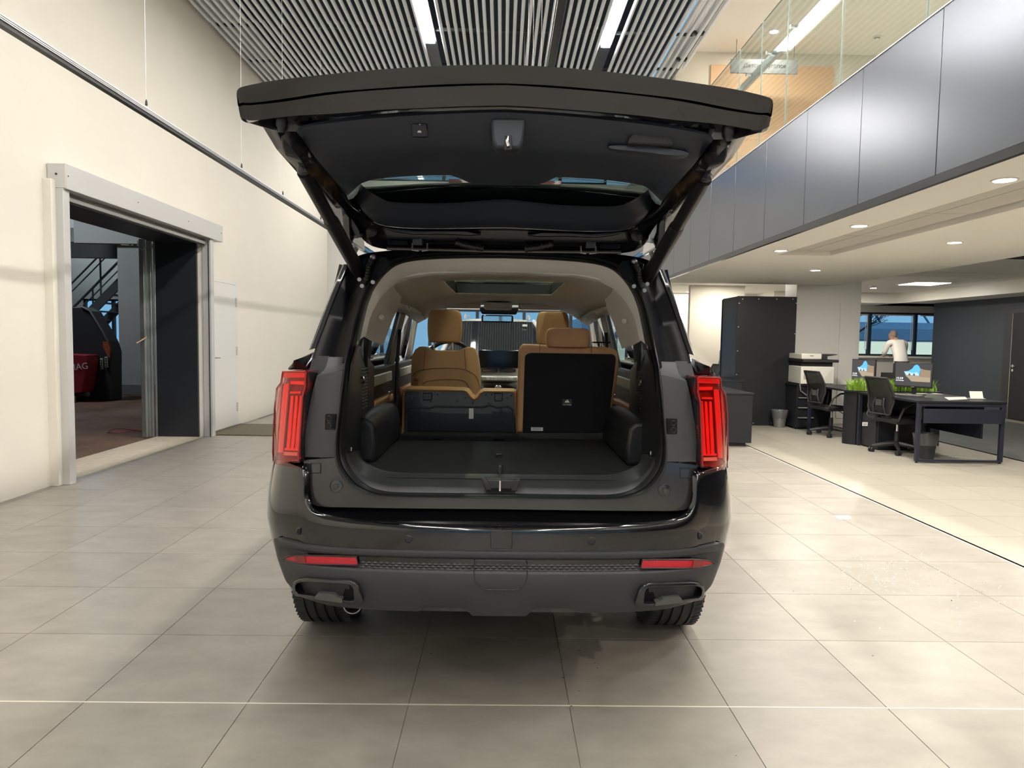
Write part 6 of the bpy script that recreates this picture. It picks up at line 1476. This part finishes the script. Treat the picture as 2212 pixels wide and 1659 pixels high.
hd = MB(); hd.ball((0, 0, 0), .076, .097, .118, 20, hm)
hd.ball((0, .095, -.02), .014, .02, .022, 8, hm); hd.ball((-.078, -.005, -.01), .012, .022, .034, 8, hm); hd.ball((.078, -.005, -.01), .012, .022, .034, 8, hm)
hd.tube([hm @ Vector((0, -.03, -.08)), Vector((X0 - .02, Y0 + .22, 1.45))], [.055, .062], 12)
hd.build('head', skin, pe)
hr_ = MB().ball((0, -.012, .012), .079, .096, .116, 20, hm); hr_.build('hair', hair, pe)
for s, hx_ in ((-1, X0 - .085), (1, X0 + .065)):
    hb_ = MB(); c = Vector((hx_, Y0 + .60, 1.10)); hb_.ball(c, .042, .05, .018, 12)
    for k in range(4): hb_.tube([c + Vector((-.03 + .02 * k, .03, 0)), c + Vector((-.034 + .022 * k, .075, .004)), c + Vector((-.036 + .024 * k, .105 - .008 * abs(k - 1.5), -.006))], [.009, .0085, .006], 8)
    hb_.tube([c + Vector((-s * .03, -.01, 0)), c + Vector((-s * .055, .025, 0)), c + Vector((-s * .055, .055, -.004))], [.011, .010, .007], 8)
    hb_.build('hand', skin, pe)
MB().tube([(X0 + .145 * math.cos(a), Y0 + .015 + .125 * math.sin(a), .985) for a in [2 * PI * k / 24 for k in range(25)]], .018, 6, False).build('belt', black_matte, pe)

# ================================================================ WORKSHOP behind the wall
wf = mat('workshop_floor', (.115, .060, .036), .8, noise=.5, nscale=1.6, bump=.2, bscale=20)
struct(bx('floor', wf, -16, XL - .55, 2.0, 21, -.08, -.006), 'worn reddish brown workshop floor')
wg = mat('workshop_wall', (.30, .31, .30), .8, noise=.08, nscale=2)
struct(bx('wall_workshop', wg, -8.52, -5.0, 15.9, 16.1, 0, 3.30), 'grey workshop wall seen through the opening')
struct(bx('trim_6', mat('skirting_tile', (.13, .14, .135), .5), -8.54, -5.0, 15.88, 15.9, 0, .22), 'dark tile skirting of the grey workshop wall')
struct(bx('trim_7', mat('beam_grey', (.36, .37, .36), .8), -9.4, -5.0, 15.8, 16.0, 3.32, 4.1), 'grey beam above the workshop wall')
b = MB(); b.box(-16, -11.7, 20, 20.2, 0, 6); b.box(-9.2, -5, 20, 20.2, 0, 6); b.box(-11.7, -9.2, 20, 20.2, 2.3, 6); b.box(-11.7, -9.2, 20, 20.2, 0, .9)
struct(b.build('wall_workshop', wg, smooth=0), 'far workshop wall with a blue window')
window(5, -11.7, -9.2, .9, 2.3, [-10.9, -10.1], 'workshop window behind the stairs', y=20.05)
struct(bx('wall_workshop', wg, -16.2, -16, 2, 21, 0, 6), 'side wall of the workshop')
struct(bx('wall_workshop', wg, -16, XL - .6, 1.8, 2, 0, 6), 'near wall of the workshop')
struct(bx('ceiling', dark_void, -16.2, XL - .6, 1.8, 21, 6, 6.2), 'dark workshop ceiling')
lamp_area('workshop_fill', (-9.5, 13.0, 5.6), 1.2, 85, (.85, .93, 1.0))  # unseen area light added to brighten the workshop
lamp_area('workshop_fill', (-11.0, 18.6, 5.4), 1.0, 60, (.8, .92, 1.0))  # second unseen fill, added over the stairs
sm = mat('stair_steel', (.10, .11, .115), .5, metal=.3)
stt = thing('steel_stairs', 'dark steel stairs with railings in the workshop', 'stairs', (-10, 18, 0))
def V3(p): return Vector(p)
a1, b1 = V3([(-10.643,18,1.516),(-9.561,18,2.606)][0]), V3([(-10.643,18,1.516),(-9.561,18,2.606)][1])
d_ = (b1 - a1)
for yy in (17.9, 18.9):
    A_, B2 = a1.copy(), b1.copy() + d_ * .4; A_.y = B2.y = yy
    A_ -= d_ * ((A_.z - .16) / d_.z)
    MB().prism([(A_.x, A_.z - .16), (B2.x, B2.z - .16), (B2.x, B2.z + .14), (A_.x, A_.z + .14)], yy - .03, yy + .03, 'y').build('stringer', sm, stt, smooth=0)
    for off in (.55, .95, 1.15): MB().tube([A_ + Vector((0, 0, off)), B2 + Vector((0, 0, off))], .022 if off > 1 else .016, 6).build('handrail', sm, stt)
    for t in (.15, .42, .69, .95):
        p = A_.lerp(B2, t); MB().tube([p, p + Vector((0, 0, 1.15))], .022, 6).build('baluster', sm, stt)
for k in range(14):
    p = a1 - d_ * ((a1.z - .16) / d_.z) + d_ * ((a1.z - .16) / d_.z + 1.4) * (k + .5) / 14
    bx('tread', sm, p.x - .14, p.x + .14, 17.93, 18.87, p.z - .02, p.z + .01, stt)
pf = thing('steel_platform', 'steel platform with railing posts above the workshop stairs', 'platform', (-10.5, 17, 3.6))
q = [(-10.212,17,3.814),(-9.14,17,3.487)]
bx('edge_beam', MATS['beam_grey'], -12.5, q[1][0], 17.0, 17.2, q[1][2], q[0][2], pf)
bx('lower_beam', sm, -12.5, q[1][0], 17.05, 17.3, q[1][2] - .35, q[1][2] - .02, pf)
for k in range(7): MB().tube([(-11.8 + .42 * k, 17.1, q[0][2]), (-11.8 + .42 * k, 17.1, q[0][2] + 1.0)], .03, 6).build('post', sm, pf)
MB().tube([(-12.5, 17.1, q[0][2] + 1.0), (-9.2, 17.1, q[0][2] + 1.0)], .025, 6).build('top_rail', sm, pf)
mc = thing('workshop_machine', 'dark workshop machine with red panel lettered MAG behind the opening', 'machine', (-8.9, 14.6, 0))
mdk = mat('machine_dark', (.020, .021, .026), .55)
hp = [(-8.965,14.4,1.86),(-8.432,14.4,1.877),(-8.277,14.4,1.796),(-8.037,14.4,1.393),(-7.931,14.4,1.19),(-7.871,14.4,0.986),(-7.888,14.4,0.145),(-9.013,14.4,0.055)]
MB().prism([(p[0], max(p[2], .06) if p[2] > .3 else -.004) for p in hp], 14.4, 14.8, 'y').build('housing', mdk, mc, smooth=0, bevel=.02)
MB().tube([(p[0], 14.385, p[2]) for p in hp[1:6]], .022, 6).build('edge_guard', sm, mc)
rd = [(-8.74,14,0.945),(-8.13,14,0.927),(-8.123,14,0.818),(-8.246,14,0.19),(-8.761,14,0.137)]
MB().prism([(p[0], max(p[2], .10)) for p in rd], 14.0, 14.4, 'y').build('red_panel', mat('machine_red', (.26, .018, .030), .45), mc, smooth=0, bevel=.015)
q = [(-8.446,13.99,0.615),(-8.238,13.99,0.663)]
text('lettering', 'MAG', .175, mat('letter_white', (.7, .7, .7), .5), Vector((q[0][0] - .03, 13.985, q[0][2])), RX90 @ Matrix.Rotation(.13, 3, 'Z'), mc)
for q in ([(-8.084,14.38,0.853),(-8.034,14.38,0.631)], [(-7.991,14.38,0.883),(-7.94,14.38,0.669)]):
    bb_ = bx('control_box', mat('control_cream', (.42, .42, .34), .5), q[0][0], q[1][0], 14.36, 14.40, q[1][2], q[0][2], mc, bevel=.005)
    for k in range(4): bx('switch', black_matte, q[0][0] + .012, q[1][0] - .012, 14.352, 14.361, q[1][2] + .02 + .05 * k, q[1][2] + .042 + .05 * k, bb_)
q = [(-8.673,14.3,0.096),(-8.284,14.3,0.185)]
MB().tube([(q[0][0] - .5, 14.2, .08), (q[0][0], 14.2, .09), (q[1][0], 14.25, .14)], .035, 8).build('base_pipe', sm, mc)
MB().ball((q[1][0], 14.22, .14), .07, seg=12).build('pipe_joint', sm, mc)
oc = [Vector(p) for p in [(-7.988,14.37,1.189),(-7.887,14.37,1.191),(-7.852,14.37,1.08),(-7.857,14.37,0.876),(-7.902,14.37,0.912),(-7.946,14.37,1.014),(-7.982,14.37,1.06)]]
MB().prism([(p.x, p.z) for p in oc], 14.30, 14.335, 'y').build('cloth', mat('cloth_orange', (.30, .065, .02), .85, bump=.6, bscale=25)); tag(bpy.data.objects['cloth'], 'orange cloth hanging over the dark workshop machine', 'cloth')
x, y = [(-8.501,15.264)][0]
y = 13.85
wb = MB().box(x - .2, x + .16, y - .05, y + .12, -.005, .11).build('wooden_block', mat('wood_block', (.22, .14, .08), .8), bevel=.006); tag(wb, 'wooden block on the workshop floor beside the machine', 'block')
pth = cr([Vector((*p, .008)) for p in [(-4.956,10.293),(-4.892,9.891),(-5.129,9.917),(-5.274,9.709),(-5.425,9.79),(-5.511,10.028),(-5.427,10.139),(-5.178,10.012),(-5.061,9.973),(-4.901,9.793),(-4.957,9.984),(-5.23,10.649),(-5.475,11.223)]], 4)
cb = MB().tube(pth, .007, 6).build('cable', mat('cable_red', (.32, .06, .04), .5)); tag(cb, 'red cable lying looped on the workshop floor', 'cable')

# ================================================================ SECOND CAR beyond the first
sv2 = thing('car', 'white SUV parked beyond, seen through the windscreen of the black SUV', 'car', (-.12, 11.5, 0))
wp = mat('white_car_paint', (.70, .71, .70), .2, coat=.6)
g2 = mat('dark_windscreen', (.012, .014, .016), .05, spec=.8)
X2 = -.10
def W2(rows, name, m, **k): return MB().grid([[(X2 + x, y, z) for x, y, z in r] for r in rows]).build(name, m, sv2, smooth=60, **k)
xs = (-1, -.8, -.4, 0, .4, .8, 1)
W2([[(q * .90, 9.55 + .35 * abs(q) ** 2.5, .55) for q in xs], [(q * .93, 9.5 + .35 * abs(q) ** 2.5, .75) for q in xs], [(q * .93, 9.62 + .33 * abs(q) ** 2.5, .98) for q in xs], [(q * .90, 10.1 + .15 * abs(q) ** 2, 1.06) for q in xs], [(q * .88, 11.0, 1.13 - .03 * abs(q) ** 2) for q in xs]], 'bonnet', wp)
W2([[(q * .88, 9.62 + .4 * abs(q) ** 2.5, .22) for q in xs], [(q * .92, 9.5 + .37 * abs(q) ** 2.5, .40) for q in xs], [(q * .90, 9.55 + .35 * abs(q) ** 2.5, .56) for q in xs]], 'front_bumper', mat('bumper_dark2', (.03, .03, .032), .5))
W2([[(q * .80, 11.0 + .15 * abs(q) ** 2, 1.13) for q in xs], [(q * .70, 11.55 + .12 * abs(q) ** 2, 1.45) for q in xs], [(q * .585, 11.95 + .1 * abs(q) ** 2, 1.655) for q in xs]], 'windscreen', g2)
W2([[(q * .60, 11.95 + .1 * abs(q) ** 2, 1.66) for q in xs], [(q * .61, 12.3, 1.715 - .04 * abs(q) ** 3) for q in xs], [(q * .61, 13.4, 1.72 - .05 * abs(q) ** 3) for q in xs], [(q * .60, 14.1, 1.66 - .05 * abs(q) ** 3) for q in xs]], 'roof', wp)
for s in (-1, 1):
    W2([[(s * .92, 9.95, z), (s * .95, 10.5, z), (s * .95, 12.0, z), (s * .94, 13.4, z), (s * .88, 14.2, z)] for z in (.35, .6, .9, 1.10)], 'body_side', wp)
    W2([[(s * .93, 11.2, 1.10), (s * .93, 14.0, 1.10)], [(s * .66, 12.15, 1.62), (s * .63, 13.9, 1.62)]], 'side_window', g2)
    MB().tube([(X2 + s * .86, 11.05, 1.12), (X2 + s * .75, 11.6, 1.44), (X2 + s * .615, 12.05, 1.67)], .035, 8).build('windscreen_pillar', wp, sv2)
    MB().tube([(X2 + s * .55, 12.2, 1.71), (X2 + s * .55, 12.35, 1.77), (X2 + s * .55, 13.7, 1.77), (X2 + s * .55, 13.9, 1.70)], .018, 8).build('roof_rail', alu, sv2)
    MB().box(X2 + min(s * .62, s * .86), X2 + max(s * .62, s * .86), 9.62, 9.78, .80, .92).build('headlamp', mat('headlamp', (.6, .62, .65), .1), sv2, bevel=.02)
    MB().ball((X2 + s * 1.04, 11.45, 1.16), .11, .07, .08, 12).build('door_mirror', wp, sv2)
    for y in (10.35, 13.2):
        MB().lathe([(.22, -.11), (.34, -.11), (.36, -.09), (.36, .09), (.34, .11), (.22, .11)], 32, (X2 + s * .80, y, .36), 'x').build('wheel', tire_m, sv2)
        MB().cyl((X2 + s * .88, y, .36), .22, s * .03, 'x', 24).build('rim', alu, sv2)
W2([[(q * .58, 14.1, 1.66) for q in (-1, 0, 1)], [(q * .85, 14.45, 1.10) for q in (-1, 0, 1)], [(q * .9, 14.5, .4) for q in (-1, 0, 1)]], 'tail', wp)
bx('grille', black_matte, X2 - .45, X2 + .45, 9.50, 9.56, .58, .86, sv2, bevel=.02)
bx('windscreen_sticker', label_white, X2 + .42, X2 + .50, 11.80, 11.81, 1.575, 1.61, sv2)
bx('underbody', black_matte, X2 - .75, X2 + .75, 9.9, 14.2, .22, .45, sv2)

# small flecks on the floor
rf = random.Random(21)
b = MB()
cx0, cy0 = [(2.319,4.096)][0]
for k in range(330):
    x, y = rf.gauss(cx0, .22), rf.gauss(cy0, .20)
    if k > 200: x, y = rf.gauss(cx0 + .1, .5), rf.gauss(cy0 - .1, .4)
    s = rf.uniform(.0022, .0045); a = rf.uniform(0, PI)
    m = Matrix.Translation((x, y, .0035)) @ Matrix.Rotation(a, 4, 'Z') @ Matrix.Rotation(rf.uniform(-.9, .9), 4, 'X')
    b.add([m @ Vector(v) for v in ((-s, -s, 0), (s, -s, 0), (0, s, 0))], [(0, 1, 2)])
fk = b.build('glitter_flecks', mat('fleck', (.95, .95, .93), .3, metal=0), smooth=0, kind='stuff', fix=False)
tag(fk, 'scattered glittering flecks on the grey tiles right of the car', 'flecks')
b = MB()
for (px0, py0), n, sx_, sy_ in (([(-3.579,6.993)][0], 26, .9, .25), ([(0.308,2.899)][0], 16, .04, .2), ([(0.878,3.09)][0], 8, .8, .5)):
    for k in range(n):
        x, y = rf.gauss(px0, sx_), rf.gauss(py0, sy_); r = rf.uniform(.002, .007)
        b.add([(x + r * math.cos(a) * rf.uniform(.6, 1.6), y + r * math.sin(a) * .8, .0012) for a in [2 * PI * i / 7 for i in range(7)]], [tuple(range(7))])
sk2 = b.build('floor_specks', mat('speck', (.09, .083, .075), .7), smooth=0, kind='stuff', fix=False)
tag(sk2, 'dark dried drips and specks on the grey tiles', 'specks')
